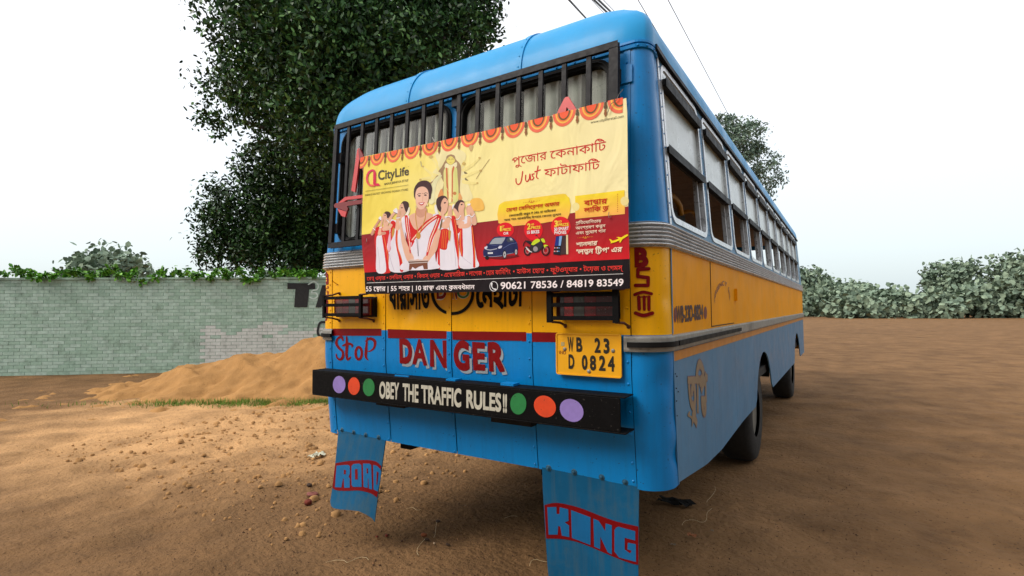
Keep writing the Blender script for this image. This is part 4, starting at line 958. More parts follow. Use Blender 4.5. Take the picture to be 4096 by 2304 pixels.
pd(stroke(np.vstack([px(3, [(570, 1294), (1300, 1272)]), px(4, [(0, 1247), (955, 1211)])]), 1.6, False), (236, 232, 230), 'printed_rule')
# scallops along the top edge
for k in range(13):
    xk = .512+.1462*k
    zt = float(np.interp(xk, [.5, 1.1, 1.7, 2.28], [2.297, 2.283, 2.278, 2.284]))
    for ri, (rx, rz, c) in enumerate(((.064, .074, (236, 112, 84)), (.049, .058, (246, 190, 84)), (.041, .050, (240, 120, 70)), (.034, .043, (104, 88, 50)), (.026, .035, (242, 98, 62)))):
        a = np.linspace(math.pi, 2*math.pi, 17); u = xk+rx*np.cos(a); v = zt+rz*np.sin(a)
        ok = (u > .497) & (u < 2.283); u = np.clip(u, .500, 2.277)
        P3 = np.stack([u, v], -1)
        decal([ccw(P3)], psf, PG, .0012+ri*.00014, flat(c), 'printed_scallop', ban, .05, uv=True)
    if k < 12:
        xx = xk+.073
        for dz, rr_ in ((.012, .009), (.026, .012), (.045, .008), (.058, .010), (.070, .005)):
            decal([ell(xx, zt-dz, rr_*.8, rr_, 8)], psf, PG, .0040+dz*.002, flat((150, 96, 60) if dz > .03 else (96, 78, 54)), 'printed_tassel', ban, None, uv=True)
lay[0] = 20; CARD = .0076
TX = (206, 44, 44)
def tx(s, k, BL, BR, TR, TL, col, bold=0., slant=0., off=None):
    off = off or .0012+lay[0]*.00002
    pd(textloops(s, *px(k, [BL, BR, TR, TL]), bold=bold, slant=slant), col, 'printed_lettering', off, GS)
def sm(k, pts, col, kk=4): pd([ccw(smoothc(px(k, pts), kk))], col, 'printed_figure')
def pg_(k, pts, col): pd([ccw(px(k, pts))], col, 'printed_figure')
def stt(k, pts, w_, col, smooth=True): pd(stroke(px(k, pts), np.array(w_)*CR[k][2] if not hasattr(w_, '__len__') else list(np.array(w_)*CR[k][2]), smooth), col, 'printed_figure')
def el(k, c, rx, ry, col, rot=0): pd([ccw(px(k, ell(*c, rx, ry, 20, rot)))], col, 'printed_figure')

# idol with many arms, faint behind the women
PALE = (232, 222, 170); BRN = (164, 134, 100); FYEL = (228, 212, 112)
sm('F', [(350, 700), (480, 520), (420, 300), (560, 200), (740, 170), (960, 210), (1060, 320), (1010, 520), (1050, 760), (1130, 1000), (1150, 1250), (420, 1300), (330, 1100)], (236, 224, 168))
for P_, w_ in (([(500, 760), (330, 690), (160, 545)], [70, 60, 34]), ([(500, 640), (420, 470), (350, 380)], [60, 50, 36]), ([(430, 790), (250, 790), (100, 815)], [70, 60, 30]), ([(1000, 760), (1180, 690), (1360, 630)], [80, 60, 34]), ([(1000, 620), (1180, 520), (1330, 380)], [80, 60, 34]), ([(1010, 860), (1180, 900), (1290, 890)], [90, 60, 30]), ([(950, 560), (1000, 500), (1010, 440)], [50, 44, 34])):
    stt('F', P_, w_, (238, 222, 146))
for c, rr_ in (((165, 548), 24), ((330, 350), 46), ((110, 820), 26), ((1360, 635), 30), ((1335, 370), 26), ((1010, 490), 40), ((1290, 890), 22)): el('F', c, rr_, rr_*.8, (206, 176, 104))
stt('F', [(1270, 800), (1380, 620), (1540, 400)], 9, (166, 136, 92), False); stt('F', [(120, 450), (135, 540)], 24, (196, 184, 130))
sm('F', [(1015, 650), (1090, 690), (1030, 700)], (130, 118, 84)); sm('F', [(1040, 780), (1105, 840), (1040, 830)], (130, 118, 84))
sm('F', [(640, 400), (660, 330), (740, 298), (820, 325), (845, 400), (920, 480), (955, 580), (950, 720), (935, 900), (930, 1050), (960, 1260), (860, 1290), (560, 1290), (480, 1220), (570, 1000), (590, 880), (540, 760), (530, 680), (485, 650), (550, 560), (600, 470)], BRN)
stt('F', [(470, 760), (400, 850), (310, 895)], [60, 50, 20], BRN); sm('F', [(540, 1010), (590, 1100), (590, 1160), (470, 1200)], (222, 150, 90)); sm('F', [(920, 1090), (980, 1210), (930, 1250), (890, 1200)], (224, 160, 100))
sm('F', [(600, 620), (700, 560), (850, 560), (880, 740), (890, 1250), (700, 1290), (600, 1280), (595, 900)], (222, 216, 140))
sm('F', [(615, 520), (650, 480), (740, 520), (850, 460), (872, 500), (850, 560), (740, 580), (630, 580)], (238, 228, 184))
sm('F', [(655, 400), (740, 335), (815, 390), (820, 450), (740, 515), (665, 460)], FYEL)
stt('F', [(682, 400), (705, 398), (728, 408)], 8, (150, 120, 40)); stt('F', [(756, 405), (780, 396), (802, 400)], 8, (150, 120, 40)); stt('F', [(672, 380), (722, 384)], 5, BRN); stt('F', [(755, 382), (806, 372)], 5, BRN); stt('F', [(715, 462), (752, 462)], 6, (196, 140, 60))
for P_ in ([(655, 590), (660, 720), (665, 900), (680, 1080), (690, 1200)], [(800, 560), (770, 700), (768, 900), (765, 1100), (760, 1270)]): stt('F', P_, 36, (204, 112, 74))
stt('F', [(730, 560), (728, 900), (725, 1280)], 60, (240, 228, 168)); stt('F', [(830, 590), (850, 800), (870, 1250)], 40, (214, 214, 130)); el('F', (822, 1105), 38, 34, (196, 130, 76))
stt('F', [(520, 740), (620, 930), (820, 1290)], 8, (236, 216, 150), False); stt('F', [(530, 740), (400, 900), (340, 1280)], [50, 90, 110], (232, 226, 178))
stt('F', [(760, 320), (740, 300)], 8, (180, 90, 60)); sm('F', [(1120, 130), (1160, 100), (1205, 120), (1190, 190), (1155, 235), (1125, 190)], (206, 172, 120))
sm('F', [(1150, 1250), (1300, 1200), (1400, 1260), (1420, 1449), (1150, 1449)], (242, 190, 92))

SK = (226, 176, 150); SK2 = (206, 150, 126); HAIR = (72, 48, 50); WSA = (226, 220, 230); RSA = (208, 34, 34); GLD = (198, 142, 62); WSH = (188, 178, 194)
# left pair (crop C)
def woman_C():
    # far left woman
    sm('C', [(262, 660), (330, 620), (420, 640), (500, 690), (470, 900), (500, 1100), (520, 1390), (285, 1395), (275, 1100), (248, 900), (250, 760)], RSA)
    sm('C', [(278, 830), (320, 770), (385, 790), (400, 920), (420, 1100), (440, 1390), (285, 1395), (276, 1100)], WSA)
    stt('C', [(392, 780), (425, 980), (465, 1180), (490, 1388)], [40, 44, 60, 64], RSA); stt('C', [(405, 790), (450, 1000), (478, 1200), (510, 1388)], 6, (236, 150, 60))
    stt('C', [(300, 980), (330, 1200), (340, 1390)], 5, WSH)
    stt('C', [(205, 750), (245, 650), (320, 530), (345, 480)], [50, 44, 34, 30], SK2); stt('C', [(330, 750), (420, 735)], [60, 50], SK2); stt('C', [(330, 740), (355, 620), (385, 470)], [56, 38, 34], SK)
    sm('C', [(405, 400), (450, 375), (490, 400), (480, 480), (440, 530), (430, 620), (395, 600), (402, 520), (385, 440)], SK)
    sm('C', [(410, 395), (440, 366), (490, 370), (520, 400), (512, 450), (465, 480), (450, 420), (420, 400)], HAIR)
    sm('C', [(315, 485), (350, 445), (365, 480), (350, 520)], (236, 232, 236)); stt('C', [(318, 490), (355, 525)], 7, (96, 60, 90))
    stt('C', [(222, 650), (262, 685)], 10, (236, 232, 236)); stt('C', [(330, 640), (378, 632)], 10, (236, 232, 236)); el('C', (426, 432), 12, 7, (70, 40, 40))
    # second woman
    sm('C', [(520, 520), (600, 515), (700, 540), (760, 700), (800, 1000), (850, 1200), (840, 1375), (520, 1385), (490, 1100), (460, 960), (500, 780)], WSA)
    sm('C', [(520, 560), (560, 520), (610, 560), (600, 640), (580, 700), (560, 800), (520, 900), (525, 1000), (490, 1060), (470, 960), (500, 800), (520, 680)], RSA)
    sm('C', [(490, 780), (520, 740), (520, 980), (490, 1050), (468, 950)], (230, 180, 196))
    stt('C', [(632, 690), (622, 840), (640, 1000), (690, 1180), (712, 1370)], [34, 36, 30, 50, 60], RSA); stt('C', [(640, 700), (628, 850), (650, 1010), (715, 1200), (735, 1360)], 6, (238, 160, 60))
    stt('C', [(500, 1100), (540, 1250), (580, 1370)], 7, WSH)
    sm('C', [(540, 720), (570, 640), (592, 680), (580, 760), (548, 810)], GLD)
    stt('C', [(405, 670), (480, 540), (560, 420), (600, 390)], [60, 56, 44, 34], SK); stt('C', [(410, 665), (480, 650), (530, 600)], [60, 70, 50], SK); stt('C', [(640, 650), (645, 520), (660, 350)], [84, 60, 46], SK)
    sm('C', [(690, 240), (740, 220), (775, 270), (790, 350), (760, 420), (715, 520), (680, 470), (690, 380), (668, 300)], SK)
    sm('C', [(700, 240), (730, 195), (780, 190), (825, 220), (832, 300), (805, 385), (775, 360), (750, 290), (730, 230)], HAIR); stt('C', [(838, 300), (825, 370), (790, 430)], [20, 44, 50], (238, 230, 210))
    sm('C', [(565, 350), (620, 305), (640, 350), (635, 400), (590, 380)], (236, 230, 236)); stt('C', [(570, 372), (635, 405)], 8, (110, 80, 110)); el('C', (715, 302), 15, 10, (60, 36, 40)); el('C', (692, 268), 4, 4, (150, 20, 40))
    stt('C', [(455, 505), (500, 555)], 12, (238, 234, 236)); stt('C', [(618, 480), (678, 470)], 14, (238, 234, 236)); stt('C', [(620, 465), (680, 455)], 5, (110, 70, 100))
woman_C()
# right pair (crop B)
sm('B', [(560, 800), (600, 620), (740, 600), (800, 640), (830, 850), (850, 1100), (870, 1340), (550, 1355), (548, 1100), (552, 900)], WSA)
sm('B', [(570, 830), (620, 780), (700, 790), (720, 880), (690, 1000), (670, 1080), (585, 1070), (555, 1000)], RSA)
for x in (610, 635, 665): stt('B', [(x+15, 800), (x, 930), (x-2, 1060)], 5, (238, 150, 50))
stt('B', [(566, 960), (562, 1150), (566, 1350)], 30, RSA); stt('B', [(770, 620), (800, 800), (820, 1000), (850, 1200), (860, 1340)], [70, 60, 50, 34, 34], RSA); stt('B', [(790, 640), (830, 900), (855, 1200)], 6, (240, 160, 60))
stt('B', [(770, 850), (790, 1050), (810, 1320)], 6, WSH)
stt('B', [(720, 820), (718, 900), (722, 960)], [40, 34, 8], GLD); stt('B', [(612, 610), (650, 640), (700, 640), (720, 830)], 10, GLD)
stt('B', [(660, 730), (715, 600), (725, 460)], [100, 66, 50], SK); stt('B', [(600, 720), (670, 735)], [80, 90], SK)
sm('B', [(560, 480), (590, 420), (620, 350), (665, 330), (695, 370), (700, 420), (680, 520), (640, 580), (660, 640), (590, 640), (585, 560)], SK)
sm('B', [(528, 360), (560, 320), (620, 298), (670, 315), (698, 370), (650, 330), (610, 370), (590, 440), (600, 480), (585, 535), (550, 500), (525, 430)], HAIR); stt('B', [(515, 440), (525, 520), (552, 575)], [26, 46, 30], (238, 232, 226))
el('B', (650, 403), 17, 11, (64, 38, 42), -.4); el('B', (677, 372), 4, 6, (150, 20, 40))
# far right woman
sm('B', [(840, 780), (920, 620), (1020, 580), (1040, 720), (1080, 1000), (1110, 1200), (1135, 1330), (870, 1345), (860, 1100), (845, 900)], WSA)
stt('B', [(890, 780), (880, 950), (890, 1080), (900, 1180)], [30, 60, 50, 20], RSA); stt('B', [(880, 790), (872, 950), (890, 1150)], 6, (240, 160, 60)); stt('B', [(1040, 740), (1060, 950), (1075, 1150), (1075, 1330)], [20, 34, 34, 30], RSA); stt('B', [(1046, 760), (1066, 950), (1085, 1180), (1092, 1330)], 6, (240, 160, 60))
stt('B', [(870, 1160), (950, 1230), (1030, 1290)], 5, WSH); sm('B', [(838, 760), (900, 750), (880, 800), (840, 850)], RSA)
stt('B', [(860, 690), (850, 600), (790, 500)], [90, 80, 50], SK); stt('B', [(870, 680), (915, 690)], [60, 40], SK)
stt('B', [(870, 745), (970, 735), (1010, 700)], [60, 70, 60], SK); stt('B', [(1000, 720), (1000, 600), (980, 480)], [64, 50, 56], SK); stt('B', [(1075, 690), (1060, 570), (1005, 450)], [80, 60, 40], SK)
sm('B', [(800, 500), (840, 470), (850, 410), (890, 385), (925, 400), (940, 460), (925, 510), (935, 640), (890, 650), (870, 560), (840, 530)], SK)
sm('B', [(790, 440), (820, 390), (870, 362), (915, 372), (930, 400), (880, 395), (855, 440), (845, 490), (850, 545), (815, 500), (785, 470)], HAIR); el('B', (893, 428), 15, 10, (64, 38, 42), -.3); el('B', (915, 400), 4, 6, (150, 20, 40))
sm('B', [(975, 420), (1025, 415), (1005, 440), (980, 440)], (238, 234, 238)); sm('B', [(760, 440), (785, 420), (775, 470), (755, 500)], (238, 234, 238))
for P_ in ([(675, 610), (710, 600), (742, 625)], [(812, 640), (850, 635), (878, 590)], [(972, 592), (1000, 583), (1025, 600)], [(1032, 610), (1060, 595), (1078, 565)]): stt('B', P_, 13, (240, 236, 238)); stt('B', np.array(P_)+np.array([0, 10]), 4, (96, 50, 80))
# centre woman
sm('B', [(20, 640), (60, 600), (130, 590), (240, 800), (480, 570), (560, 590), (610, 640), (585, 800), (540, 950), (510, 1100), (520, 1250), (555, 1355), (20, 1375), (60, 1250), (120, 1230), (150, 1180), (100, 900), (40, 760)], WSA)
sm('B', [(0, 690), (20, 640), (30, 760), (90, 960), (150, 1090), (200, 1200), (170, 1250), (110, 1250), (60, 1130), (20, 960), (2, 800)], SK)
sm('B', [(545, 780), (590, 800), (560, 960), (530, 1090), (450, 1200), (400, 1260), (330, 1250), (340, 1200), (400, 1130), (460, 1000), (500, 880)], SK)
sm('B', [(130, 600), (230, 545), (300, 540), (385, 540), (480, 585), (400, 700), (300, 800), (245, 860), (170, 740)], SK)
sm('B', [(245, 470), (300, 500), (375, 470), (385, 560), (300, 620), (228, 560)], SK2)
sm('B', [(125, 620), (170, 720), (215, 785), (260, 800), (225, 880), (160, 930), (140, 800)], RSA)
stt('B', [(90, 600), (105, 760), (130, 930), (150, 1130)], [44, 48, 44, 14], RSA); stt('B', [(92, 620), (105, 760), (130, 920), (148, 1080)], 12, (238, 200, 180)); stt('B', [(550, 590), (400, 690), (290, 800), (165, 950)], [46, 60, 60, 60], RSA); stt('B', [(530, 600), (400, 695), (290, 805), (175, 940)], 16, (238, 200, 176))
stt('B', [(190, 960), (165, 1040)], [40, 8], RSA); stt('B', [(575, 610), (510, 780), (450, 920), (390, 1160)], [56, 60, 50, 24], RSA); stt('B', [(560, 630), (500, 790), (440, 940), (400, 1110)], 15, (238, 200, 176)); stt('B', [(608, 640), (590, 740), (575, 800)], [14, 26, 6], (110, 90, 60))
sm('B', [(200, 290), (205, 200), (250, 120), (310, 84), (385, 82), (440, 120), (465, 200), (450, 280), (425, 350), (300, 250), (232, 350), (210, 330)], HAIR)
sm('B', [(222, 300), (235, 225), (265, 185), (310, 168), (360, 175), (400, 215), (415, 280), (410, 360), (385, 430), (345, 485), (300, 498), (262, 480), (232, 410)], (232, 186, 162))
stt('B', [(250, 285), (275, 270), (305, 272)], 8, HAIR); stt('B', [(345, 270), (370, 258), (398, 265)], 8, HAIR); el('B', (280, 302), 20, 11, (84, 56, 60)); el('B', (368, 292), 20, 11, (84, 56, 60)); el('B', (325, 270), 5, 6, (120, 20, 40))
stt('B', [(330, 310), (328, 360), (318, 378), (335, 378)], 5, SK2); sm('B', [(268, 402), (310, 398), (355, 393), (335, 430), (305, 441), (282, 425)], (190, 40, 60)); sm('B', [(280, 408), (312, 406), (343, 400), (325, 420), (300, 424)], (240, 230, 228))
el('B', (395, 430), 11, 22, (220, 200, 150)); el('B', (232, 460), 9, 22, (220, 200, 150))
stt('B', [(230, 520), (228, 620), (245, 740), (262, 850)], 11, GLD); stt('B', [(375, 520), (365, 620), (330, 730), (285, 840)], 11, GLD); el('B', (266, 880), 34, 50, GLD)
stt('B', [(240, 930), (264, 1175)], 4, (90, 70, 80), False); stt('B', [(256, 930), (268, 1175)], 4, (90, 70, 80), False)
pg_('B', [(112, 1250), (140, 1235), (200, 1228), (265, 1225), (340, 1225), (405, 1235), (408, 1262), (400, 1275), (135, 1282)], (190, 176, 170)); pg_('B', [(118, 1256), (408, 1240), (404, 1256), (125, 1272)], (110, 70, 52))
pg_('B', [(135, 1285), (398, 1270), (402, 1362), (345, 1365), (330, 1310), (270, 1330), (220, 1360), (180, 1330), (160, 1372), (128, 1375)], (122, 72, 52)); sm('B', [(150, 1235), (180, 1210), (215, 1228), (265, 1215), (290, 1235), (380, 1220), (395, 1240)], (224, 190, 176))

lay[0] = 24
for P_ in ([(60, 1260), (90, 1300), (95, 1370)], [(330, 900), (300, 1050), (220, 1180)], [(420, 900), (370, 1050), (330, 1190)], [(480, 1220), (470, 1290), (500, 1350)], [(60, 640), (70, 720), (85, 800)]): stt('B', P_, 7, WSH)
for P_ in ([(600, 1100), (610, 1200), (605, 1340)], [(690, 1090), (720, 1200), (700, 1330)], [(950, 800), (960, 950), (940, 1100)], [(1000, 900), (1010, 1050), (1020, 1200)], [(920, 1250), (940, 1300), (930, 1335)]): stt('B', P_, 6, WSH)
for P_ in ([(590, 900), (575, 1100), (600, 1350)], [(660, 1200), (640, 1300), (660, 1370)], [(360, 850), (380, 1050), (400, 1250)], [(770, 1000), (790, 1150), (800, 1300)]): stt('C', P_, 6, WSH)
stt('B', [(325, 92), (322, 130), (326, 165)], 5, (150, 110, 100)); stt('B', [(225, 180), (260, 130), (310, 105)], 4, (110, 80, 80)); stt('B', [(345, 110), (410, 130), (440, 190)], 4, (110, 80, 80))
sm('B', [(240, 360), (262, 352), (268, 385), (248, 395)], (238, 172, 156)); sm('B', [(378, 345), (402, 340), (398, 375), (380, 382)], (238, 172, 156)); stt('B', [(270, 470), (305, 482), (345, 465)], 6, SK2)
# offers: gold label, ticket, prize discs
pd([ccw(px('D', [(410, 340), (450, 310), (500, 282), (1500, 148), (1550, 156), (1572, 185), (1606, 215), (1635, 350), (1612, 490), (1590, 540), (1580, 575), (1150, 650), (660, 700), (600, 705), (400, 650), (380, 500), (400, 380)]))], GOLD, 'printed_label')
pd([ccw(px('E', [(455, 200), (1350, 90), (1352, 212), (1356, 376), (1356, 525), (460, 612), (458, 480), (455, 320)]))], GOLD, 'printed_ticket')
CRF = (236, 220, 150); pd([ccw(px('E', ell(468, 395, 66, 76)))], CRF, 'printed_ticket'); pd([ccw(px('E', ell(1352, 292, 76, 84)))], CRF, 'printed_ticket')
for i in range(10): pd([ccw(px('E', ell(1226, 168+34.5*i, 8, 9, 8)))], (190, 70, 30), 'printed_ticket', None, GS)
for c, rx, ry in (((517, 765), 147, 127), ((995, 765), 158, 178), ((1462, 712), 168, 175)): pd([ccw(px('D', ell(*c, rx, ry, 28)))], (222, 22, 36), 'printed_disc')
def ornament(k, x, y, sl, col):
    for i in list(range(-5, -1))+list(range(2, 6)): pd([ccw(px(k, ell(x+i*27, y+i*27*sl, 4.5+(3-abs(i)/2), 4.5+(3-abs(i)/2), 6)))], col, 'printed_ornament', None, GS)
    stt(k, [(x-38, y-14), (x-25, y+10), (x, y+16), (x+25, y+8), (x+38, y-18)], 8, col); stt(k, [(x, y-16), (x, y+8)], 9, col)
ornament('D', 965, 285, -.13, (200, 60, 30)); ornament('E', 640, 948, -.09, (238, 170, 50))
# car
DB = (28, 36, 84)
sm('D', [(160, 1230), (300, 1255), (420, 1265), (520, 1262), (720, 1225), (740, 1200), (500, 1200), (170, 1200)], (110, 10, 20))
pg_('D', [(138, 1125), (165, 1070), (205, 1035), (240, 985), (290, 920), (330, 885), (420, 876), (600, 880), (660, 910), (700, 955), (722, 1000), (735, 1080), (715, 1150), (640, 1165), (540, 1185), (520, 1200), (440, 1222), (330, 1225), (150, 1215), (138, 1180)], DB)
pg_('D', [(245, 1008), (300, 930), (345, 903), (520, 893), (500, 940), (455, 1003)], (152, 160, 170)); pg_('D', [(535, 940), (565, 893), (600, 893), (660, 940), (672, 968), (560, 975)], (60, 64, 80)); pg_('D', [(590, 898), (625, 905), (645, 940), (600, 945)], (176, 176, 184))
pg_('D', [(160, 1060), (205, 1040), (215, 1058), (190, 1095), (165, 1090)], (206, 206, 220)); pg_('D', [(390, 1070), (420, 1035), (465, 1035), (450, 1075), (410, 1088)], (206, 206, 220)); stt('D', [(190, 1095), (260, 1108), (370, 1085)], 14, (170, 172, 186))
pg_('D', [(218, 1148), (303, 1145), (304, 1172), (219, 1176)], (226, 226, 230)); stt('D', [(240, 1015), (330, 1030), (450, 1012)], 5, (84, 96, 150)); stt('D', [(480, 1080), (600, 1010), (715, 985)], 6, (96, 110, 160)); stt('D', [(540, 1180), (650, 1160)], 8, (150, 156, 176)); stt('D', [(150, 1215), (300, 1222), (460, 1205)], 8, (150, 156, 176))
for c, rx, ry in (((505, 1185), 34, 72), ((700, 1142), 26, 60)): el('D', c, rx, ry, (24, 22, 26)); el('D', c, rx*.72, ry*.75, (176, 176, 182)); el('D', c, rx*.25, ry*.25, (70, 70, 76))
el('D', (205, 1240), 34, 34, (22, 20, 24)); stt('D', [(230, 1160), (290, 1158)], 4, (90, 90, 90))
el('D', (205, 1010), 16, 12, (24, 26, 50))
# motorbike
for c, rx, ry in (((895, 1125), 62, 80), ((1205, 1115), 74, 92)): pd(stroke(px('D', ell(*c, rx-10, ry-10, 18)), 22*CR['D'][2], closed=True), (24, 20, 26), 'printed_figure'); pd(stroke(px('D', ell(*c, rx*.5, ry*.5, 14)), 10*CR['D'][2], closed=True), (170, 130, 130), 'printed_figure')
sm('D', [(960, 1010), (1100, 960), (1160, 1000), (1130, 1080), (1080, 1140), (980, 1150), (940, 1080)], (44, 38, 46)); el('D', (1030, 1090), 40, 44, (150, 140, 146))
sm('D', [(860, 950), (930, 950), (990, 990), (1000, 1020), (950, 1020), (890, 985)], (32, 26, 34)); sm('D', [(960, 1010), (1000, 950), (1060, 918), (1105, 935), (1100, 965), (1040, 1000), (1000, 1025)], (196, 214, 40)); sm('D', [(1115, 920), (1165, 910), (1195, 960), (1185, 985), (1140, 965)], (196, 214, 40)); sm('D', [(1165, 1035), (1200, 1018), (1245, 1035), (1200, 1050), (1185, 1085)], (196, 214, 40))
stt('D', [(1110, 920), (1150, 1000), (1190, 1110)], 14, (30, 24, 30)); stt('D', [(870, 1060), (920, 1120), (970, 1145)], [16, 26, 10], (214, 206, 206)); stt('D', [(860, 950), (830, 1000), (825, 1040)], 14, (30, 24, 30)); stt('D', [(1090, 905), (1060, 870)], 5, (30, 24, 30)); el('D', (1048, 860), 20, 10, (40, 34, 44)); stt('D', [(1120, 915), (1160, 900)], 10, (30, 24, 30))
# phones
pg_('D', [(1552, 850), (1585, 850), (1590, 1180), (1555, 1180)], (214, 200, 160)); pg_('D', [(1500, 860), (1550, 855), (1556, 1180), (1455, 1190)], (62, 40, 42)); pg_('D', [(1382, 872), (1498, 858), (1455, 1196), (1332, 1182)], (22, 22, 36)); pg_('D', [(1380, 885), (1440, 875), (1420, 1035), (1358, 1035)], (28, 48, 128)); pg_('D', [(1438, 872), (1485, 868), (1460, 1035), (1425, 1035)], (126, 164, 214))
for j, y in enumerate((1072, 1130)):
    for i in range(4): el('D', (1358+i*26-j*6, y), 8, 10, ((230, 200, 200), (236, 120, 120), (220, 220, 236), (90, 160, 230))[i])
# aeroplane
pg_('E', [(1068, 980), (1095, 982), (1135, 1010), (1215, 985), (1245, 965), (1200, 945), (1240, 940), (1290, 950), (1370, 903), (1400, 893), (1420, 902), (1412, 920), (1312, 982), (1278, 1040), (1255, 1042), (1262, 1002), (1180, 1036), (1095, 1058), (1106, 1035)], (240, 214, 30))
pd([ccw(px(3, ell(1718, 1325, 38, 46, 24))), ccw(px(3, ell(1718, 1325, 33, 41, 24)))[::-1]], (230, 228, 230), 'printed_ornament')
stt(3, [(1700, 1300), (1700, 1325), (1712, 1345), (1732, 1352)], [14, 7, 7, 14], (230, 228, 230))
# shop mark
pd(stroke(px('A', [(255, 560), (232, 520), (190, 522), (140, 565), (118, 640), (128, 720), (170, 770), (235, 778)]), 34*CR['A'][2]), gradmat('logo_blend', [(0, (240, 140, 70)), (.5, (226, 74, 90)), (1, (206, 40, 90))], 2, 2.05, 2.22, .02), 'printed_logo')
pg_('A', [(225, 515), (272, 570), (268, 740), (315, 738), (345, 778), (255, 782), (222, 745)], (214, 44, 84))
for q in (('CityLife', 'A', (308, 684), (834, 592), (832, 462), (306, 532), (84, 76, 60), .03, 0, .0011), ('BADLE JEENE KA STYLE', 'A', (415, 768), (820, 703), (824, 668), (418, 735), (92, 82, 60), .02, 0, .0011), ("INDIA'S FASTEST GROWING FASHION STORES", 'A', (88, 957), (820, 860), (820, 825), (88, 926), (92, 80, 50), 0, 0, .0011),
          ('TM', 'A', (816, 462), (836, 460), (836, 450), (816, 452), (110, 100, 70), 0, 0, .0011), ('www.cityliferetail.com', 2, (707, 1098), (1027, 1036), (1026, 1010), (706, 1072), (96, 88, 60), 0, 0, .0011)): tx(*q)
stt('A', [(90, 873), (822, 766)], 5, (96, 84, 50), False)
tx('পুেজার', 0, (2048, 661), (2187, 637), (2187, 604), (2047, 630), TX, .0, 0, .0011)
tx('েকনাকািট', 0, (2200, 636), (2424, 600), (2424, 563), (2199, 603), TX, .0, 0, .0011)
for P_ in ([(-14, 350), (-12, 385), (8, 402), (32, 375), (46, 285)], [(74, 318), (72, 355), (84, 376), (104, 356), (112, 308), (118, 362)], [(150, 306), (132, 312), (138, 330), (148, 342), (130, 362)], [(186, 236), (176, 290), (172, 335), (186, 348)], [(156, 288), (206, 270)]):
    pd(stroke(px(4, P_), 10*.4418), TX, 'printed_lettering', .0009+.00006*len(P_), GS)
tx('ফাটাফািট', 4, (240, 338), (745, 260), (745, 185), (240, 262), TX, .0, 0, .0011)
DR = (196, 44, 20)
tx('েমগা েসিলে[ব~]শন অফার', 'D', (530, 457), (1432, 345), (1438, 282), (530, 398), DR, .02, .005)
tx('েকনাকািট করুন ₹ 395 বা অিধেকর', 'D', (580, 541), (1376, 447), (1378, 412), (580, 508), (60, 44, 20), .02)
tx('আর পান আক[ষ^]ণীয় উপহার েজতার সুেযাগ', 'D', (500, 613), (1466, 515), (1470, 482), (492, 582), (60, 44, 20), .02)
tx('বা[ম|প]ার', 'E', (618, 372), (1032, 328), (1040, 238), (610, 282), DR, .02); tx('লািক [ড~]', 'E', (618, 500), (1052, 455), (1066, 370), (612, 416), DR, .02)
CR_ = (238, 214, 190)
tx('[প~]িতেযািগতায়', 'E', (465, 716), (925, 674), (930, 624), (462, 664), CR_, .015); tx('অংশ[গ~]হণ করুন', 'E', (465, 808), (1002, 760), (1005, 710), (462, 757), CR_, .015); tx('এবং সুেযাগ পান', 'E', (470, 897), (1005, 856), (1008, 800), (468, 848), CR_, .015)
tx('শানদার', 'E', (480, 1116), (852, 1088), (864, 1008), (470, 1048), CR_, .03); tx('‘ল[ন|ড]ন ি[ট~]প’ এর', 'E', (480, 1258), (1302, 1206), (1314, 1118), (475, 1170), CR_, .03)
YL = (242, 206, 70); WH = (238, 226, 226)
for q in (('1', 'D', (428, 790), (456, 786), (454, 698), (424, 704), YL, .0), ('ST', 'D', (462, 728), (502, 722), (502, 690), (462, 697), YL, .03), ('PRIZE', 'D', (470, 785), (613, 775), (612, 733), (470, 745), YL, .04), ('CAR', 'D', (485, 845), (570, 841), (570, 800), (485, 808), WH, .04),
          ('2', 'D', (888, 757), (947, 751), (945, 658), (885, 667), YL, .05), ('ND', 'D', (952, 690), (1008, 684), (1008, 654), (952, 661), YL, .03), ('PRIZE', 'D', (957, 750), (1116, 740), (1116, 697), (955, 708), YL, .04), ('15 BIKES', 'D', (888, 834), (1096, 819), (1096, 768), (887, 786), WH, .04),
          ('3', 'D', (1352, 711), (1416, 702), (1415, 608), (1350, 618), YL, .05), ('RD', 'D', (1422, 642), (1478, 636), (1478, 604), (1422, 611), YL, .03), ('PRIZE', 'D', (1422, 705), (1599, 693), (1598, 647), (1422, 660), YL, .04), ('50 SMART', 'D', (1350, 782), (1599, 761), (1598, 711), (1350, 731), WH, .04), ('PHONES', 'D', (1352, 841), (1558, 830), (1556, 780), (1352, 794), WH, .04)): tx(*q)
RT = (236, 60, 50)
tx('েম[ন|স]্ ওয়ার • েলিডস্ ওয়ার • িকডস্ ওয়ার • এে[ক|স]সািরজ • লােগজ • েহাম ফাি[ন^]িশং', 0, (1468, 1122), (2042, 1096), (2042, 1077), (1467, 1108), RT, .004, 0, .0022)
tx('• হাউস েহা[ল|ড] • ফুটওয়্যার • টেয়জ ও েগমস্', 0, (2052, 1095), (2492, 1080), (2492, 1061), (2052, 1077), RT, .004, 0, .0022)
tx('55 ে[স|ট]ার | 55 শহর | 10 রা[জ|য] এবং [ক~]মব[ধ^]মান', 3, (560, 1370), (1545, 1350), (1545, 1312), (560, 1328), WH, .02, 0, .0022)
tx('90621 78536 / 84819 83549', 0, (2002, 1156.5), (2494, 1142.5), (2494, 1116), (2002, 1130), WH, .02, 0, .0022)

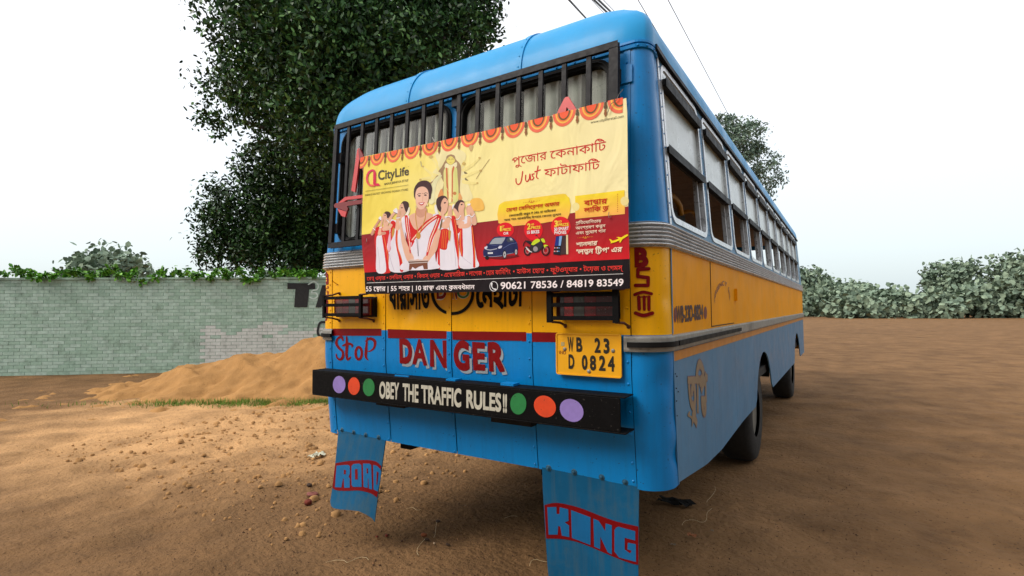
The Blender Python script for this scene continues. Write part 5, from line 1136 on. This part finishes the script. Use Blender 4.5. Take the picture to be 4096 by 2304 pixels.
# wire ties holding the banner to the grille
TIE = mat('galvanised_wire', (150, 150, 146), .4, metal=.7)
for j, (k, P_) in enumerate(((1, [(1240, 1230), (1262, 1275), (1248, 1310), (1255, 1355)]), (1, [(1930, 1090), (1945, 1125), (1965, 1150), (1985, 1195)]), (2, [(1020, 765), (975, 820), (962, 865), (900, 910), (868, 1000)]), ('E', [(1068, 490), (1062, 590), (1110, 575)]), ('C', [(110, 830), (115, 880), (95, 905)]))):
    u, v = inverse(psf, px(k, P_), PG, .010); q = MB(); q.tube([Vector(psf(a, b, .010)) for a, b in zip(u, v)], .0018, 5); q.build('wire_tie', TIE, ban)

# red reflective warning triangles hooked on the grille
TRI = mat('reflector_red', (206, 40, 42), .35, var=.08, coat=.3); TRD = mat('reflector_dark_red', (128, 24, 28), .4)
def bsf(u, v, off=0.): return body(u, v, off)
def tri(bars, label, o0):
    u, v = inverse(bsf, px(*bars[0][0:2])[:1], bars[0][3], o0); p = body(u[0], v[0], o0)
    t = empty('warning_triangle', tuple(p), label, 'warning triangle', 'red reflective triangles on the grille')
    for k, pts, mm, gs_ in bars:
        o = decal([ccw(px(k, pts))], bsf, gs_, o0, mm, 'bar', t); md = o.modifiers.new('s', 'SOLIDIFY'); md.thickness = .012; md.offset = 0; o0 += .002
    return t
tri([(3, [(487, 92), (498, 78), (512, 80), (548, 158), (548, 235), (506, 175), (468, 475), (433, 462)], TRI, (.4, 2.1)), (3, [(512, 80), (548, 158), (600, 420), (580, 430), (506, 175), (498, 90)], TRD, (.4, 2.1)),
     (3, [(312, 575), (378, 518), (600, 490), (600, 520), (390, 545), (340, 580)], TRI, (.4, 1.9)), (3, [(278, 590), (290, 575), (600, 530), (600, 565), (395, 600), (405, 625), (395, 648), (280, 610)], TRD, (.4, 1.9)), (3, [(308, 625), (392, 650), (378, 700), (345, 690)], TRI, (.3, 1.9))],
    'folding red warning triangle hanging at the left edge of the banner', .070)
tri([(2, [(455, 862), (470, 845), (500, 842), (470, 985), (380, 1020), (400, 970)], TRI, (1.9, 2.3)), (2, [(480, 842), (500, 845), (575, 965), (600, 1020), (560, 1020), (478, 940), (462, 862)], TRI, (1.9, 2.3))],
    'tip of a red warning triangle showing above the right part of the banner', .069)
for M in list(bpy.data.materials):
    if M.name.startswith('print_') or M.name == 'banner_black': crease(M)

# ================================================================== SMALL THINGS ON THE GROUND
def gz(p): 
    i = np.clip(np.searchsorted(gx, p.x)-1, 0, len(gx)-2); j = np.clip(np.searchsorted(gy, p.y)-1, 0, len(gy)-2)
    return max(GZ[j, i], GZ[j+1, i], GZ[j, i+1], GZ[j+1, i+1])
def rock(name, k, c, size, m_, label, cat, seed=0, flatn=.5, group=None):
    S = px(k, [c])[0]; p = ground_at(S[0], S[1], ZG); r = np.random.default_rng(seed); V = []; Fc = []; n = 10; rows = 6; z0 = gz(p)
    jit = r.uniform(.75, 1.2, (rows+1, n))
    for j in range(rows+1):
        a = math.pi*j/rows
        for i in range(n):
            b = 2*math.pi*i/n; q = jit[j, i]; V.append((p.x+size[0]*q*math.sin(a)*math.cos(b), p.y+size[1]*q*math.sin(a)*math.sin(b), z0+size[2]*.35+size[2]*q*math.cos(a)))
    for j in range(rows):
        for i in range(n): a = j*n+i; b = j*n+(i+1) % n; Fc.append((a, b, b+n, a+n))
    o = mesh(name, V, Fc, m_, None, True); return tag(o, label, cat, group)
BRK = mat('brick_red', (112, 44, 30), .9, var=.2, bump=.003); CLD = mat('dark_clod', (60, 42, 30), .95, var=.3, bump=.004)
rock('brick_fragment', 7, (40, 838), (.035, .03, .022), BRK, 'small dark red brick fragment lying on sand at far lower left', 'brick fragment', 1)
rock('brick_fragment', 7, (78, 768), (.055, .04, .012), mat('pink_tile', (122, 66, 56), .8, var=.1), 'flat pinkish brick chip on sand left of the ROAD flap', 'brick fragment', 2)
rock('brick_fragment', 7, (50, 708), (.03, .02, .014), CLD, 'dark brown clod above the pinkish brick chip', 'clod', 3)
rock('stone', 7, (1150, 1165), (.024, .016, .012), mat('rusty_stone', (132, 70, 34), .8, var=.2), 'rusty brown stone in front of the bus, between the two flaps', 'stone', 4)
rock('stone', 7, (793, 1172), (.012, .010, .009), BRK, 'tiny red stone just below the ROAD flap corner', 'stone', 5)
rock('stone', 7, (700, 1176), (.012, .008, .006), BRK, 'second tiny red stone left of the first one', 'stone', 6)
rock('stone', 7, (1250, 1258), (.009, .007, .006), mat('pale_chip', (186, 160, 130), .8), 'pale chip right of the curled straw', 'stone', 7)
rock('clod', 7, (1180, 1220), (.022, .014, .008), CLD, 'dark tangled clod just under the rusty stone', 'clod', 8)
rock('clod', 7, (1285, 1030), (.020, .014, .008), CLD, 'dark clod at the upper end of the long straw', 'clod', 9)
rock('clod', 7, (1380, 1265), (.018, .010, .006), CLD, 'small dark clod right of the pale chip', 'clod', 10)
# white plastic scrap: crumpled sheet
def scrap(name, k, c, sz, m_, label, seed):
    S = px(k, [c])[0]; p = ground_at(S[0], S[1], ZG); r = np.random.default_rng(seed); N = 9; z0 = gz(p); V = []
    for j in range(N):
        for i in range(N): V.append((p.x+(i/(N-1)-.5)*sz[0]+r.normal()*.06*sz[0], p.y+(j/(N-1)-.5)*sz[1]+r.normal()*.06*sz[1], z0+.012+abs(r.normal())*sz[2]))
    return tag(mesh(name, V, [(j*N+i, j*N+i+1, j*N+N+i+1, j*N+N+i) for j in range(N-1) for i in range(N-1)], m_, None, True), label, 'scrap')
scrap('plastic_scrap', 7, (130, 385), (.10, .16, .02), mat('plastic_white', (206, 204, 180), .25, var=.1), 'crumpled white plastic scrap on the sand left of the bus', 3)
scrap('paper_scrap', 8, (1675, 1192), (.05, .03, .006), mat('paper_tan', (176, 110, 70), .7), 'small torn reddish wrapper right of the KING flap', 4)
scrap('paper_scrap', 8, (1495, 1275), (.03, .02, .004), mat('paper_grey', (130, 116, 96), .7), 'tiny grey paper crumb below the torn wrapper', 5)
scrap('paper_scrap', 8, (1868, 1138), (.02, .014, .004), mat('paper_grey', (130, 116, 96), .7), 'tiny pale paper flake far right on the sand', 6)
# dark crumpled sheet on the ground under the corner
scrap('loose_sheet', 8, (1520, 900), (.26, .10, .02), mat('loose_sheet_black', (20, 20, 20), .9), 'crumpled dark sheet on the ground under the bus corner', 7)
STW = mat('straw', (206, 184, 142), .6)
def straw(k, pts, r_, label):
    S = px(k, smoothc(pts, 5, False)); P = []
    for a in S: p = ground_at(a[0], a[1], ZG+.008); p.z = gz(p)+.006; P.append(p)
    q = MB(); q.tube(P, r_, 5); return tag(q.build('straw', STW, None, True), label, 'straw', 'straws scattered on the sand')
straw(7, [(1165, 1205), (1120, 1255), (1090, 1300), (1085, 1340), (1100, 1365)], .0013, 'curled pale straw below the rusty stone')
straw(7, [(1272, 1035), (1262, 1110), (1258, 1145), (1245, 1175)], .0011, 'short upright straw above the rusty stone')
straw(7, [(210, 1440), (300, 1415), (380, 1420), (420, 1440), (500, 1395), (590, 1380), (620, 1410)], .0012, 'long looping straw at the lower left edge')
straw(7, [(980, 922), (1040, 912), (1080, 935), (1122, 930)], .0011, 'pale twisted straw under the bus tail')
straw(7, [(1925, 1000), (1985, 980), (2050, 982)], .0011, 'thin straw in the shade left of the KING flap')
straw(8, [(1895, 705), (1895, 750), (1835, 820), (1815, 865)], .0011, 'upper thin straw right of the bus corner')
straw(8, [(1865, 925), (1820, 965), (1815, 1020), (1780, 1048), (1680, 1035), (1610, 1042), (1580, 1078)], .0011, 'long wavy straw right of the KING flap')
straw(8, [(115, 1440), (130, 1395), (170, 1375), (285, 1388)], .0013, 'looped straw left of the KING flap foot')
# rough clods on the loose sand to the left
r = np.random.default_rng(31); q = MB()
for i in range(1500):
    x = r.uniform(-4.5, .1); y = r.uniform(-.3, 5.5); s = abs(r.normal())*.011+.006; p = Vector((x, y, 0)); z = gz(p); n_ = 7; V = []
    for j, (rr_, hh) in enumerate(((1, -.2), (.8, .45), (.3, .75))):
        for k in range(n_): a = 2*math.pi*k/n_; u_ = rr_*s*r.uniform(.75, 1.3); V.append((x+u_*math.cos(a), y+u_*math.sin(a), z+hh*s))
    q.add(V, [(j*n_+k, j*n_+(k+1) % n_, (j+1)*n_+(k+1) % n_, (j+1)*n_+k) for j in range(2) for k in range(n_)]+[tuple(range(2*n_, 3*n_))])
o = q.build('sand_clods', mat('clod_sand', (168, 128, 84), .95, var=.3, vscale=4, bump=.004, spec=.1), None, True); o['kind'] = 'stuff'; o['label'] = 'lumps of loose pale sand left of the bus'; o['category'] = 'clods'
# crumbs of soil
r = np.random.default_rng(21); q = MB(); q2 = MB()
for i in range(9000):
    x = r.uniform(-2.6, 3.2); y = r.uniform(-1.1, 3.6)+max(0, -x)*r.uniform(0, 1)
    if r.random() < .35: x = r.normal(.6, 1.3); y = r.normal(.2, .5)
    s = abs(r.normal())*.0022+.0011; p = Vector((x, y, 0)); z = gz(p); a = r.uniform(0, 6.28)
    V = [(x+s*math.cos(a+k*2.09)*r.uniform(.7, 1.6), y+s*math.sin(a+k*2.09)*r.uniform(.7, 1.6), z-.001) for k in range(3)]+[(x, y, z+s*1.1)]
    (q if r.random() < .75 else q2).add(V, [(0, 1, 3), (1, 2, 3), (2, 0, 3)])
o = q.build('soil_crumbs', mat('crumb_dark', (70, 44, 28), .95)); o['kind'] = 'stuff'; o['label'] = 'dark soil crumbs scattered over the sand'; o['category'] = 'crumbs'
o = q2.build('soil_crumbs', mat('crumb_light', (140, 100, 64), .95)); o['kind'] = 'stuff'; o['label'] = 'pale soil crumbs scattered over the sand'; o['category'] = 'crumbs'
